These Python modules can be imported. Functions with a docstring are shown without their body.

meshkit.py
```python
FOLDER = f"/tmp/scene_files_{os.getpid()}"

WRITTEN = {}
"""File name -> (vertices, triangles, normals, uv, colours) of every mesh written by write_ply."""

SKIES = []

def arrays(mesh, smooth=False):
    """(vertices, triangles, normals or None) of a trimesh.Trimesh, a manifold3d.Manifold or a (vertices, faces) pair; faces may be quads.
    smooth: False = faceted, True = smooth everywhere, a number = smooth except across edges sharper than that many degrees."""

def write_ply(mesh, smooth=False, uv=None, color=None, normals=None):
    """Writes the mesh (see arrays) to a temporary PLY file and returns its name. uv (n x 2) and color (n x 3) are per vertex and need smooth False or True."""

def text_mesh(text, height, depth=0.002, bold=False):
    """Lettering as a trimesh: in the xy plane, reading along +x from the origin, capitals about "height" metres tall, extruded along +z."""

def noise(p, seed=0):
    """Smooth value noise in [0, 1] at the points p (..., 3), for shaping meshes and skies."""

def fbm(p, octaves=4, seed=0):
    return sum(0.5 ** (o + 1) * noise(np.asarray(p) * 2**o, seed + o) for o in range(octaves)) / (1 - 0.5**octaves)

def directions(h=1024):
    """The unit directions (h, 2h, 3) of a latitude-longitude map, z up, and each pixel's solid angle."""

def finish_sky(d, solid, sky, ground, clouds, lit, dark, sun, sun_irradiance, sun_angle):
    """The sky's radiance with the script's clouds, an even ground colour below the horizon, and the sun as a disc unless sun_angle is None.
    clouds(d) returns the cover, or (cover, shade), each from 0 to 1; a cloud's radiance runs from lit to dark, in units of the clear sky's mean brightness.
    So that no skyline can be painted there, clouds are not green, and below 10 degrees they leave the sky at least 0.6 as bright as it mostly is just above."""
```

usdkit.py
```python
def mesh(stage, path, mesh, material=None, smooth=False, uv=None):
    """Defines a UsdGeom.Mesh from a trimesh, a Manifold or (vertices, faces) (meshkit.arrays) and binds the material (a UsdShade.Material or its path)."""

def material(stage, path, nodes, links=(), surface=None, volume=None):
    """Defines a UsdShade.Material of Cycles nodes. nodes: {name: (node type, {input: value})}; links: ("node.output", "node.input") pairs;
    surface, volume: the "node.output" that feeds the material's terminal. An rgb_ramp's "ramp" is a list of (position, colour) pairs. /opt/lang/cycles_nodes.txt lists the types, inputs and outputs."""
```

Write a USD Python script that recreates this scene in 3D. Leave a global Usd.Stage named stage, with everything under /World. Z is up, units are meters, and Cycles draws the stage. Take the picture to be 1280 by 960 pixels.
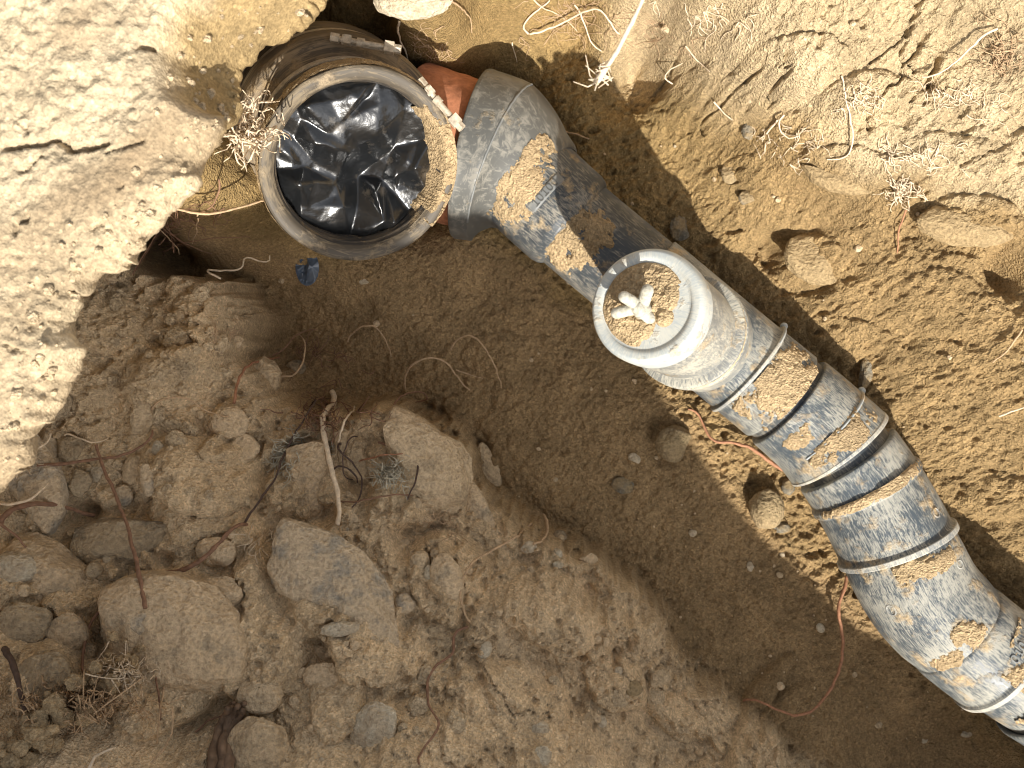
import math, random
import numpy as np
import trimesh
from scipy.interpolate import RBFInterpolator, RegularGridInterpolator, CubicSpline
from scipy.spatial import cKDTree, Delaunay
from scipy.ndimage import gaussian_filter
import shapely
from shapely.geometry import Polygon, Point
import usdkit, meshkit
from meshkit import noise, fbm
from pxr import Usd, UsdGeom, UsdLux, UsdShade, Gf, Sdf, Vt

stage = Usd.Stage.CreateInMemory()
UsdGeom.SetStageUpAxis(stage, UsdGeom.Tokens.z)
UsdGeom.SetStageMetersPerUnit(stage, 1.0)
UsdGeom.Xform.Define(stage, '/World')

# ---------------------------------------------------------------- camera, sky, sun, exposure
CAM_Z, FOC = 1.05, 1108.0            # camera 1.05 m over the trench floor; focal length in pixels of a 1280 px wide picture
EXPOSURE = 0.90
SUN = np.array([0.2, -0.98, 0.0]); SUN /= np.linalg.norm(SUN)
ELEV = math.radians(42.0)
SUN_DIR = np.array([SUN[0] * math.cos(ELEV), SUN[1] * math.cos(ELEV), math.sin(ELEV)])

cam = UsdGeom.Camera.Define(stage, '/World/camera')
cam.CreateHorizontalApertureAttr(36.0); cam.CreateVerticalApertureAttr(27.0)
cam.CreateFocalLengthAttr(FOC / 1280 * 36.0)
cam.CreateClippingRangeAttr(Gf.Vec2f(0.01, 200))
cam.CreateFStopAttr(12.0); cam.CreateFocusDistanceAttr(0.95)
cam.CreateExposureAttr(EXPOSURE)
cam.AddTranslateOp().Set(Gf.Vec3d(0, 0, CAM_Z))

M = {}
def mat(name, nodes, links=(), surface='p.BSDF'):
    M[name] = usdkit.material(stage, '/World/Looks/' + name, nodes, links, surface=surface)
    return M[name]

sky = UsdLux.DomeLight.Define(stage, '/World/sky')
sky.GetPrim().SetCustomDataByKey('kind', 'structure')
mat('sky_look', {'s': ('sky_texture', {'sky_type': 'single_scattering', 'sun_disc': False, 'sun_elevation': ELEV,
                                      'sun_rotation': math.atan2(SUN_DIR[0], SUN_DIR[1]), 'aerosol_density': 3.0}),
                 'h': ('hsv', {'saturation': 0.3}), 'b': ('background_shader', {'strength': 0.115})}, [('s.color', 'h.color'), ('h.color', 'b.color')], surface='b.background')
UsdShade.MaterialBindingAPI.Apply(sky.GetPrim()).Bind(M['sky_look'])
sun = UsdLux.DistantLight.Define(stage, '/World/sun')
sun.CreateIntensityAttr(1.15); sun.CreateAngleAttr(0.6); sun.CreateNormalizeAttr(True); sun.CreateColorAttr(Gf.Vec3f(1.0, 0.95, 0.87))
zax = SUN_DIR; xax = np.cross([0, 1, 0], zax); xax /= np.linalg.norm(xax); yax = np.cross(zax, xax)
sun.AddTransformOp().Set(Gf.Matrix4d(*xax, 0, *yax, 0, *zax, 0, 0, 0, 3, 1))

# ---------------------------------------------------------------- naming helpers
USED = {}
def numbered(parent, name):
    k = (str(parent), name); n = USED.get(k, 0); USED[k] = n + 1
    return f'{parent}/{name}' if n == 0 else f'{parent}/{name}_{n:03d}'
def tag(prim, label=None, cat=None, group=None, kind=None):
    for k, v in (('label', label), ('category', cat), ('group', group), ('kind', kind)):
        if v: prim.SetCustomDataByKey(k, v)
def thing(name, label, cat, group=None, loc=(0, 0, 0)):
    x = UsdGeom.Xform.Define(stage, numbered('/World', name))
    x.AddTranslateOp().Set(Gf.Vec3d(*map(float, loc)))
    tag(x.GetPrim(), label, cat, group)
    return x
def obj(name, mesh, m, parent=None, smooth=True, uv=None, col=None, loc=None):
    """one Mesh prim under parent (coordinates are world ones; the parent's own offset is taken off)"""
    base = '/World' if parent is None else str(parent.GetPath())
    v, f = (mesh.vertices, mesh.faces) if hasattr(mesh, 'vertices') else mesh
    v = np.array(v, float); f = np.asarray(f)
    off = np.zeros(3)
    if parent is not None:
        p = parent.GetPrim()
        while str(p.GetPath()) != '/World':
            t = p.GetAttribute('xformOp:translate')
            if t and t.HasAuthoredValue(): off = off + np.array(t.Get())
            p = p.GetParent()
    if loc is not None: off = off + np.array(loc)
    g = usdkit.mesh(stage, numbered(base, name), (v - off, f), M[m], smooth=smooth, uv=uv)
    if loc is not None: g.AddTranslateOp().Set(Gf.Vec3d(*map(float, loc)))
    if col is not None:
        UsdGeom.PrimvarsAPI(g).CreatePrimvar('tone', Sdf.ValueTypeNames.Color3fArray, 'vertex').Set(Vt.Vec3fArray.FromNumpy(np.asarray(col, np.float32)))
    return g
def single(name, mesh, m, label, cat, group=None, kind=None, **k):
    v = np.array(mesh.vertices if hasattr(mesh, 'vertices') else mesh[0])
    loc = (v[:, 0].mean(), v[:, 1].mean(), v[:, 2].min())
    g = obj(name, mesh, m, loc=loc, **k); tag(g.GetPrim(), label, cat, group, kind)
    return g
def at(px, py, z):
    k = (CAM_Z - z) / FOC
    return np.array([(px - 640) * k, (480 - py) * k, z])
def sstep(a, b, x):
    t = np.clip((x - a) / (b - a), 0, 1); return t * t * (3 - 2 * t)

# ---------------------------------------------------------------- materials
def soil(name, grain=1.5, rough=0.75, flat=None):
    n = {'g': ('geometry', {}), 'a': ('attribute', {'attribute': 'tone'}),
         'big': ('noise_texture', {'scale': 22.0, 'detail': 5.0, 'roughness': 0.6}), 'bigr': ('map_range', {'from_min': 0.3, 'from_max': 0.7, 'to_min': 0.78, 'to_max': 1.2}),
         'fin': ('noise_texture', {'scale': 260.0, 'detail': 4.0, 'roughness': 0.7}), 'finr': ('map_range', {'from_min': 0.3, 'from_max': 0.7, 'to_min': 0.76, 'to_max': 1.24}),
         'vor': ('voronoi_texture', {'scale': 520.0}), 'sep': ('separate_color', {}), 'vorr': ('map_range', {'from_min': 0.0, 'from_max': 1.0, 'to_min': 0.8, 'to_max': 1.2}),
         'grit': ('voronoi_texture', {'scale': 240.0}), 'gsep': ('separate_color', {}), 'gsel': ('math', {'math_type': 'greater_than', 'value2': 0.93}),
         'gd': ('math', {'math_type': 'less_than', 'value2': 0.34}), 'gm': ('math', {'math_type': 'multiply'}), 'gm2': ('math', {'math_type': 'multiply', 'value2': 0.6}),
         'm1': ('math', {'math_type': 'multiply'}), 'm2': ('math', {'math_type': 'multiply'}),
         'col': ('vector_math', {'math_type': 'scale'}), 'gcol': ('vector_math', {'math_type': 'scale', 'scale': 1.7}),
         'mix': ('mix', {'mix_type': 'mix'}),
         'bh': ('math', {'math_type': 'multiply', 'value2': 0.5}), 'hh': ('math', {'math_type': 'add'}),
         'b': ('bump', {'strength': rough, 'distance': 0.004 * grain}),
         'p': ('principled_bsdf', {'roughness': 0.95, 'specular_ior_level': 0.12})}
    l = [('g.position', x + '.vector') for x in ('big', 'fin', 'vor', 'grit')]
    l += [('big.fac', 'bigr.value'), ('fin.fac', 'finr.value'), ('vor.color', 'sep.color'), ('sep.r', 'vorr.value'),
          ('bigr.result', 'm1.value1'), ('finr.result', 'm1.value2'), ('m1.value', 'm2.value1'), ('vorr.result', 'm2.value2'),
          ('m2.value', 'col.scale'), ('grit.color', 'gsep.color'), ('gsep.g', 'gsel.value1'), ('grit.distance', 'gd.value1'),
          ('gsel.value', 'gm.value1'), ('gd.value', 'gm.value2'), ('gm.value', 'gm2.value1'), ('gm2.value', 'mix.fac'), ('col.vector', 'mix.color1'), ('gcol.vector', 'mix.color2'),
          ('mix.color', 'p.base_color'), ('vor.distance', 'bh.value1'), ('fin.fac', 'hh.value1'), ('bh.value', 'hh.value2'), ('hh.value', 'b.height'), ('b.normal', 'p.normal')]
    if flat is None: l += [('a.color', 'col.vector1'), ('a.color', 'gcol.vector1')]
    else:
        n['col'][1]['vector1'] = flat; n['gcol'][1]['vector1'] = flat
    mat(name, n, l)
soil('soil')
soil('mud', 1.3, 0.7, (0.38, 0.28, 0.16))
soil('ledge_soil', 1.2, 0.35)
soil('clod_soil', 1.5, 0.8, (0.53, 0.41, 0.26))
soil('mud_pale', 1.0, 0.5, (0.50, 0.40, 0.25))

def stone_mat(name, base, dust, amount, vein=False):
    n = {'g': ('geometry', {}), 'n1': ('noise_texture', {'scale': 40.0, 'detail': 6.0, 'roughness': 0.65}),
         'n2': ('noise_texture', {'scale': 300.0, 'detail': 3.0, 'roughness': 0.6}), 'r2': ('map_range', {'from_min': 0.3, 'from_max': 0.7, 'to_min': 0.7, 'to_max': 1.25}),
         'r1': ('map_range', {'from_min': 0.62 - amount * 0.5, 'from_max': 0.75 - amount * 0.5, 'clamp': True}),
         'sx': ('separate_xyz', {}), 'up': ('map_range', {'from_min': -0.2, 'from_max': 0.7, 'to_min': 0.45, 'to_max': 1.0, 'clamp': True}), 'mm': ('math', {'math_type': 'multiply'}),
         'mix': ('mix', {'color1': base, 'color2': dust}), 'sc': ('vector_math', {'math_type': 'scale'}),
         'b': ('bump', {'strength': 0.8, 'distance': 0.006}), 'p': ('principled_bsdf', {'roughness': 0.85, 'specular_ior_level': 0.2})}
    l = [('g.position', 'n1.vector'), ('g.position', 'n2.vector'), ('n1.fac', 'r1.value'), ('g.normal', 'sx.vector'), ('sx.z', 'up.value'),
         ('r1.result', 'mm.value1'), ('up.result', 'mm.value2'), ('mm.value', 'mix.fac'), ('mix.color', 'sc.vector1'), ('n2.fac', 'r2.value'), ('r2.result', 'sc.scale'),
         ('sc.vector', 'p.base_color'), ('n2.fac', 'b.height'), ('b.normal', 'p.normal')]
    mat(name, n, l)
stone_mat('stone_tan', (0.38, 0.29, 0.18), (0.54, 0.41, 0.255), 0.5)
stone_mat('stone_grey', (0.33, 0.285, 0.215), (0.53, 0.41, 0.265), 0.5)
stone_mat('stone_dark', (0.22, 0.175, 0.115), (0.40, 0.31, 0.195), 0.5)
stone_mat('stone_dusty', (0.37, 0.295, 0.195), (0.56, 0.42, 0.26), 0.6)
stone_mat('sandstone', (0.275, 0.195, 0.098), (0.31, 0.225, 0.118), 0.6)
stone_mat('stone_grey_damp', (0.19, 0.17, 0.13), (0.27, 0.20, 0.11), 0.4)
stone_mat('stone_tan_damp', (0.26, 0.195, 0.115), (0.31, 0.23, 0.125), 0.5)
stone_mat('stone_pale', (0.50, 0.43, 0.31), (0.46, 0.37, 0.25), 0.4)

def plastic(name, base, scratch, amount, dirt=0.3, rough=0.42, su=85.0, sv=760.0, dcol=(0.42, 0.31, 0.17)):
    """dark or pale plastic, scuffed along the pipe, with smears of dried mud"""
    n = {'uv': ('texture_coordinate', {}), 'g': ('geometry', {}),
         'mp': ('mapping', {'scale': (su, sv, 1.0), 'rotation': (0, 0, 0.35)}), 'mq': ('mapping', {'scale': (su * 1.6, sv * 0.5, 1.0), 'rotation': (0, 0, -0.5)}),
         's1': ('noise_texture', {'scale': 1.0, 'detail': 3.0, 'roughness': 0.7, 'distortion': 0.6}), 's2': ('noise_texture', {'scale': 1.0, 'detail': 4.0, 'roughness': 0.75, 'distortion': 0.8}),
         'big': ('noise_texture', {'scale': 24.0, 'detail': 4.0, 'roughness': 0.6}),
         'ad': ('math', {'math_type': 'maximum'}), 'ab': ('math', {'math_type': 'multiply_add', 'value2': 0.55}),
         'r': ('map_range', {'from_min': 0.945 - amount * 0.30, 'from_max': 1.09 - amount * 0.30, 'clamp': True}), 'rs': ('math', {'math_type': 'multiply', 'value2': 0.70}),
         'mix': ('mix', {'color1': base, 'color2': scratch}),
         'dn': ('noise_texture', {'scale': 38.0, 'detail': 6.0, 'roughness': 0.65}), 'dr': ('map_range', {'from_min': 0.64 - dirt * 0.3, 'from_max': 0.80 - dirt * 0.3, 'clamp': True}),
         'df': ('noise_texture', {'scale': 420.0, 'detail': 2.0}), 'dfr': ('map_range', {'from_min': 0.3, 'from_max': 0.7, 'to_min': 0.7, 'to_max': 1.25}),
         'dc': ('vector_math', {'math_type': 'scale', 'vector1': dcol}),
         'mix2': ('mix', {}), 'ro': ('map_range', {'from_min': 0.0, 'from_max': 1.0, 'to_min': rough, 'to_max': 0.9}),
         'mx': ('math', {'math_type': 'maximum'}), 'hb': ('math', {'math_type': 'multiply'}), 'hs': ('math', {'math_type': 'add'}), 'b': ('bump', {'strength': 0.5, 'distance': 0.002}),
         'p': ('principled_bsdf', {'specular_ior_level': 0.4})}
    l = [('uv.UV', 'mp.vector'), ('uv.UV', 'mq.vector'), ('mp.vector', 's1.vector'), ('mq.vector', 's2.vector'), ('g.position', 'big.vector'), ('g.position', 'dn.vector'), ('g.position', 'df.vector'),
         ('s1.fac', 'ad.value1'), ('s2.fac', 'ad.value2'), ('big.fac', 'ab.value1'), ('ad.value', 'ab.value3'), ('ab.value', 'r.value'), ('r.result', 'rs.value1'), ('rs.value', 'mix.fac'),
         ('dn.fac', 'dr.value'), ('df.fac', 'dfr.value'), ('dfr.result', 'dc.scale'), ('mix.color', 'mix2.color1'), ('dc.vector', 'mix2.color2'), ('dr.result', 'mix2.fac'), ('mix2.color', 'p.base_color'),
         ('rs.value', 'mx.value1'), ('dr.result', 'mx.value2'), ('mx.value', 'ro.value'), ('ro.result', 'p.roughness'),
         ('dr.result', 'hb.value1'), ('df.fac', 'hb.value2'), ('hb.value', 'hs.value1'), ('dr.result', 'hs.value2'), ('hs.value', 'b.height'), ('b.normal', 'p.normal')]
    mat(name, n, l)
plastic('pipe_plastic', (0.052, 0.066, 0.078), (0.43, 0.41, 0.34), 0.66, 0.31)
plastic('pipe_plain', (0.040, 0.047, 0.053), (0.33, 0.30, 0.24), 0.52, 0.27)
plastic('pipe_grey', (0.085, 0.085, 0.08), (0.34, 0.31, 0.25), 0.55, 0.1, 0.38)
plastic('bell_plastic', (0.085, 0.085, 0.078), (0.23, 0.215, 0.18), 0.56, 0.14, 0.4, 60.0, 200.0, (0.30, 0.235, 0.145))
plastic('riser_plastic', (0.15, 0.155, 0.15), (0.47, 0.44, 0.35), 0.66, 0.24)
plastic('cap_plastic', (0.33, 0.36, 0.36), (0.52, 0.50, 0.42), 0.66, 0.24, 0.5)
plastic('scuffed_edge', (0.20, 0.21, 0.21), (0.58, 0.54, 0.43), 0.75, 0.25)
plastic('rubber', (0.085, 0.066, 0.045), (0.28, 0.21, 0.13), 0.62, 0.36, 0.6, 200.0, 60.0, (0.30, 0.215, 0.115))
plastic('rim_rubber', (0.07, 0.058, 0.043), (0.215, 0.17, 0.11), 0.56, 0.34, 0.6, 200.0, 60.0, (0.29, 0.225, 0.145))
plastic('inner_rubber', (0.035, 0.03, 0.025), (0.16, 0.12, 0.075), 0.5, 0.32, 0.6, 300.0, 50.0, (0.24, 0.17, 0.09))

def simple(name, base, rough=0.8, metallic=0.0, var=0.3, scale=120.0, bump=0.3, spec=0.3):
    n = {'g': ('geometry', {}), 'n': ('noise_texture', {'scale': scale, 'detail': 4.0, 'roughness': 0.65}), 'r': ('map_range', {'from_min': 0.3, 'from_max': 0.7, 'to_min': 1 - var, 'to_max': 1 + var}),
         'c': ('vector_math', {'math_type': 'scale', 'vector1': base}), 'b': ('bump', {'strength': bump, 'distance': 0.002}),
         'p': ('principled_bsdf', {'roughness': rough, 'metallic': metallic, 'specular_ior_level': spec})}
    mat(name, n, [('g.position', 'n.vector'), ('n.fac', 'r.value'), ('r.result', 'c.scale'), ('c.vector', 'p.base_color'), ('n.fac', 'b.height'), ('b.normal', 'p.normal')])
simple('terracotta', (0.40, 0.165, 0.085), 0.9)
simple('clamp_steel', (0.50, 0.43, 0.33), 0.55, 0.35, 0.35, 200)
simple('white_nut', (0.40, 0.38, 0.31), 0.65, 0, 0.4, 220, 0.5)
simple('root_pale', (0.62, 0.50, 0.35), 0.8, 0, 0.25, 250)
simple('root_tan', (0.42, 0.29, 0.17), 0.8, 0, 0.3, 250)
simple('root_brown', (0.20, 0.11, 0.065), 0.75, 0, 0.35, 250)
simple('root_red', (0.31, 0.15, 0.08), 0.7, 0, 0.3, 250)
simple('root_dark', (0.075, 0.048, 0.035), 0.8, 0, 0.35, 250)
simple('root_grey', (0.46, 0.42, 0.32), 0.85, 0, 0.3, 250)
simple('bark', (0.14, 0.09, 0.055), 0.85, 0, 0.5, 90, 0.8)
mat('bag_film', {'g': ('geometry', {}), 'n': ('noise_texture', {'scale': 30.0, 'detail': 6.0, 'roughness': 0.65}), 'r': ('map_range', {'from_min': 0.60, 'from_max': 0.76, 'to_min': 0.0, 'to_max': 0.5, 'clamp': True}),
                 'c': ('mix', {'color1': (0.006, 0.0065, 0.007), 'color2': (0.12, 0.09, 0.055)}), 'ro': ('map_range', {'from_min': 0, 'from_max': 0.55, 'to_min': 0.24, 'to_max': 0.75}),
                 'n2': ('noise_texture', {'scale': 90.0, 'detail': 3.0}), 'b': ('bump', {'strength': 0.2, 'distance': 0.005}), 'p': ('principled_bsdf', {'specular_ior_level': 0.9})},
    [('g.position', 'n.vector'), ('g.position', 'n2.vector'), ('n.fac', 'r.value'), ('r.result', 'c.fac'), ('c.color', 'p.base_color'), ('r.result', 'ro.value'), ('ro.result', 'p.roughness'), ('n2.fac', 'b.height'), ('b.normal', 'p.normal')])
simple('scrap_film', (0.05, 0.07, 0.10), 0.3, 0, 0.5, 60, 0.3, 0.6)

# ---------------------------------------------------------------- the ground: one sheet, cut into floor, wall, bank and surroundings
FLOOR = [(150,300,.06),(230,300,.02),(320,360,.0),(420,440,-.01),(520,460,0),(620,500,0),(720,560,0),(820,650,0),(900,740,-.005),(980,830,0),(1080,930,0),(1180,1020,0),
 (600,380,.005),(700,430,.01),(850,540,.015),(960,640,.015),(1040,740,.01),(1150,880,0),(1240,960,0),
 (590,250,-.01),(660,240,.0),(800,350,.005),(960,480,.008),(1080,620,.01),(1160,760,.01),(1280,880,.005),(1360,960,.01),
 (740,180,.02),(830,240,.025),(900,300,.022),(1000,380,.025),(1080,470,.032),(1150,560,.045),(1210,650,.04),(1280,730,.04),(1400,850,.05),
 (700,110,.025),(800,140,.036),(900,200,.07),(1000,280,.078),(1100,370,.1),(1200,470,.11),(1290,560,.1),(1420,660,.14),
 (640,40,.06),(720,40,.045),(770,85,.038),(820,60,.07),(900,120,.12),(1000,190,.15),(1120,240,.16),(1200,280,.16),(1290,350,.16),(1420,420,.2),
 (640,-40,.16),(760,-30,.15),(850,0,.185),(950,50,.21),(1050,120,.20),(1180,160,.205),(1300,200,.215),(950,-60,.265),(1100,0,.255),(1290,50,.265),(1200,-120,.31),(1420,80,.29),(1420,-60,.34),(1420,250,.235),
 (440,200,-.02),(350,200,-.01),(310,150,.02),(500,80,.0),(540,110,-.01),(590,75,.05),(270,90,.06),(300,60,.05),(335,30,.04),(375,0,.04),(440,-10,.05),(500,0,.06),(330,92,.02),(380,52,.02),(450,30,.02),(250,60,.09),(300,0,.08),(560,15,.17),(500,-50,.3),(240,120,.07),(400,-60,.1),(600,0,.12),
 (0,300,.3),(50,400,.22),(-100,500,.4),(100,200,.3),(200,100,.3),(0,700,.3),(200,900,.25),(500,900,.1),(700,950,.05),(1500,1100,.2),(1300,1150,.1),(1100,1150,.1)]
BANK = [(285,345,.115),(250,340,.15),(200,340,.17),(120,340,.18),(325,420,.11),(345,470,.095),(400,515,.095),(480,515,.12),(560,545,.12),(590,590,.115),(640,640,.075),(700,690,.085),(830,765,.06),(900,870,.05),(1000,970,.045),(1100,1060,.05),
 (250,450,.165),(150,450,.19),(80,420,.22),(200,560,.185),(300,570,.16),(400,610,.155),(500,620,.16),(560,640,.13),(60,560,.21),(30,640,.23),(120,650,.21),(250,650,.21),(400,720,.21),(500,760,.19),(620,740,.145),(740,760,.115),(800,830,.09),
 (60,720,.25),(200,800,.27),(330,800,.25),(450,850,.24),(600,850,.19),(750,900,.135),(880,940,.075),(0,800,.30),(100,880,.305),(0,960,.36),(200,960,.31),(400,960,.28),(600,960,.24),(800,1000,.14),
 (0,1100,.45),(400,1150,.42),(700,1150,.34),(1000,1150,.17),(-700,700,.45),(-700,400,.45),(50,250,.3),(-600,100,.45)]
# rim of the left bank over the trench floor
BANK_EDGE = [(60,300,.19),(135,328,.18),(190,338,.17),(240,338,.15),(268,345,.125),(290,358,.115),(306,385,.11),(312,420,.105),(315,450,.10),(338,480,.095),(352,505,.09),(392,525,.09),(430,512,.1),(470,505,.11),(520,520,.11),
 (565,545,.115),(590,572,.11),(598,605,.09),(620,632,.075),(652,655,.07),(690,675,.075),(735,700,.07),(778,728,.065),(815,748,.06),(832,775,.055),(838,800,.05),(868,832,.045),(905,872,.04),(950,905,.04),(1000,948,.04),(1060,1010,.04),(1150,1100,.05),
 (1150,1600,.1),(-900,1600,.3),(-900,300,.3)]
f3 = np.array([at(*p) for p in FLOOR]); b3 = np.array([at(*p) for p in BANK])
rbf_f = RBFInterpolator(f3[:, :2], f3[:, 2], kernel='thin_plate_spline', smoothing=2e-5)
rbf_b = RBFInterpolator(b3[:, :2], b3[:, 2], kernel='thin_plate_spline', smoothing=2e-5)
cx, cy = np.linspace(-1.0, 1.0, 81), np.linspace(-0.85, 0.85, 69)
cg = np.stack(np.meshgrid(cx, cy, indexing='ij'), -1).reshape(-1, 2)
F_i = RegularGridInterpolator((cx, cy), rbf_f(cg).reshape(81, 69), method='cubic', bounds_error=False, fill_value=None)
B_i = RegularGridInterpolator((cx, cy), rbf_b(cg).reshape(81, 69), method='cubic', bounds_error=False, fill_value=None)

STEP = 0.00142
def axis(half):
    a = np.arange(-half, half + STEP / 2, STEP)
    out, s = [], STEP
    x = a[-1]
    while x < 30: s *= 1.17; x += s; out.append(x)
    return np.concatenate([-np.array(out)[::-1] - (a[-1] + a[0]) * 0, a, out])
xs, ys = axis(0.615), axis(0.468)
X, Y = np.meshgrid(xs, ys, indexing='ij')
P2 = np.stack([X, Y], -1)
Pc = np.clip(P2, [-0.99, -0.84], [0.99, 0.84])

def nz(scale, octv, seed, p=None):
    q = P2 if p is None else p
    return fbm(np.concatenate([q * scale, np.full(q.shape[:-1] + (1,), seed * 7.31)], -1), octv, seed) * 2 - 1
inside = (np.abs(X) < 0.66) & (np.abs(Y) < 0.52)
def clods(spacing, rmin, rmax, seed, flat=0.6, k=3):
    """rounded crumbs strewn over the sheet"""
    rg = np.random.default_rng(seed)
    n = int(1.34 * 1.06 / spacing ** 2)
    c = np.stack([rg.uniform(-0.67, 0.67, n), rg.uniform(-0.53, 0.53, n)], 1)
    r = rmin + (rmax - rmin) * rg.random(n) ** 2.2
    h = np.zeros(X.shape)
    q = P2[inside]
    d, i = cKDTree(c).query(q, k=k, workers=-1)
    hh = np.sqrt(np.maximum(0, 1 - (d / r[i]) ** 2)) * r[i] * flat
    h[inside] = hh.max(1)
    return h
def dist_poly(line, p=None, close=False):
    """distance to a polyline"""
    q = (P2 if p is None else p).reshape(-1, 2)
    ln = shapely.LineString(np.asarray(line)[:, :2])
    s = np.array([ln.interpolate(t).coords[0] for t in np.arange(0, ln.length, 0.0025)])
    d, i = cKDTree(s).query(q, workers=-1, distance_upper_bound=0.2)
    return np.where(np.isfinite(d), d, 0.2).reshape((P2 if p is None else p).shape[:-1])

edge = np.array([at(*p) for p in BANK_EDGE])[:, :2]
poly = Polygon(edge)
wob = P2 + np.stack([nz(30, 5, 3), nz(30, 5, 4)], -1) * 0.017
dE = dist_poly(np.vstack([edge, edge[:1]]), wob)
ins = shapely.contains_xy(poly, wob[..., 0].ravel(), wob[..., 1].ravel()).reshape(X.shape)
sd = np.where(ins, dE, -dE)
sd = sd + 0.010 * nz(50, 4, 5) + 0.002 * nz(140, 3, 6)
bank_w = sstep(-0.015, 0.012, sd)
Fz, Bz = F_i(Pc.reshape(-1, 2)).reshape(X.shape), B_i(Pc.reshape(-1, 2)).reshape(X.shape)

# regions that tell dry crust from damp sand (0..1)
def region(pts, w, seed=9, amp=0.02):
    pg = np.array([at(*p)[:2] for p in pts])
    q = P2 + np.stack([nz(20, 4, seed), nz(20, 4, seed + 1)], -1) * amp
    d = dist_poly(np.vstack([pg, pg[:1]]), q)
    i = shapely.contains_xy(Polygon(pg), q[..., 0].ravel(), q[..., 1].ravel()).reshape(X.shape)
    return sstep(-w, w, np.where(i, d, -d))
crust = region([(790,-100,.3),(800,0,.25),(870,40,.22),(900,85,.2),(930,130,.18),(1000,150,.18),(1040,200,.17),(1100,235,.16),(1170,255,.17),(1290,260,.2),(1800,250,.3),(1800,-600,.45),(790,-600,.45)], 0.022)
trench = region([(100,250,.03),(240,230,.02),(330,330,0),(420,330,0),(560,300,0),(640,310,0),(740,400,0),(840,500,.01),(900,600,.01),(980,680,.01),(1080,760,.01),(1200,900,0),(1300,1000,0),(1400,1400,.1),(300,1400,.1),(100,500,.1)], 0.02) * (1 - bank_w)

base = Fz * (1 - bank_w) + Bz * bank_w
wall_w = (1 - bank_w) * (1 - trench)
h = base.copy()
big = nz(9, 4, 11); mid = nz(34, 4, 12); fine = nz(120, 3, 13)
ridge = 1 - np.abs(nz(16, 4, 14)) * 2
rough_mask = sstep(-0.25, 0.35, nz(13, 3, 21))
smooth_bank = sstep(-0.1, 0.25, nz(7, 2, 22))
c_s = clods(0.0038, 0.0014, 0.0042, 1, 0.7)
c_m = clods(0.0085, 0.002, 0.0095, 2, 0.7)
c_l = clods(0.026, 0.005, 0.019, 3, 0.55)
crag = -np.abs(nz(48, 5, 24)) * 0.011 - np.abs(nz(105, 4, 25)) * 0.006          # sharp creases between crumbs
pit = np.maximum(0, nz(85, 3, 26) - 0.28) * 0.022
h += wall_w * (big * 0.012 + mid * 0.0075 * (1 - 0.2 * crust) + fine * 0.0026 + c_s * 1.25 * (1 - 0.35 * crust) + c_m * 0.60 * rough_mask * (1 - 0.3 * crust) + crag * (0.40 + 0.5 * rough_mask) - pit * 0.9)
h += wall_w * crust * (np.clip(ridge, -1, 1) * 0.006 + crag * 0.35)
h += trench * (big * 0.008 + mid * 0.006 + fine * 0.0024 + c_s * 1.1 + c_m * 0.65 * rough_mask + crag * 0.25 * (1 - rough_mask) - pit * 0.4)
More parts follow.
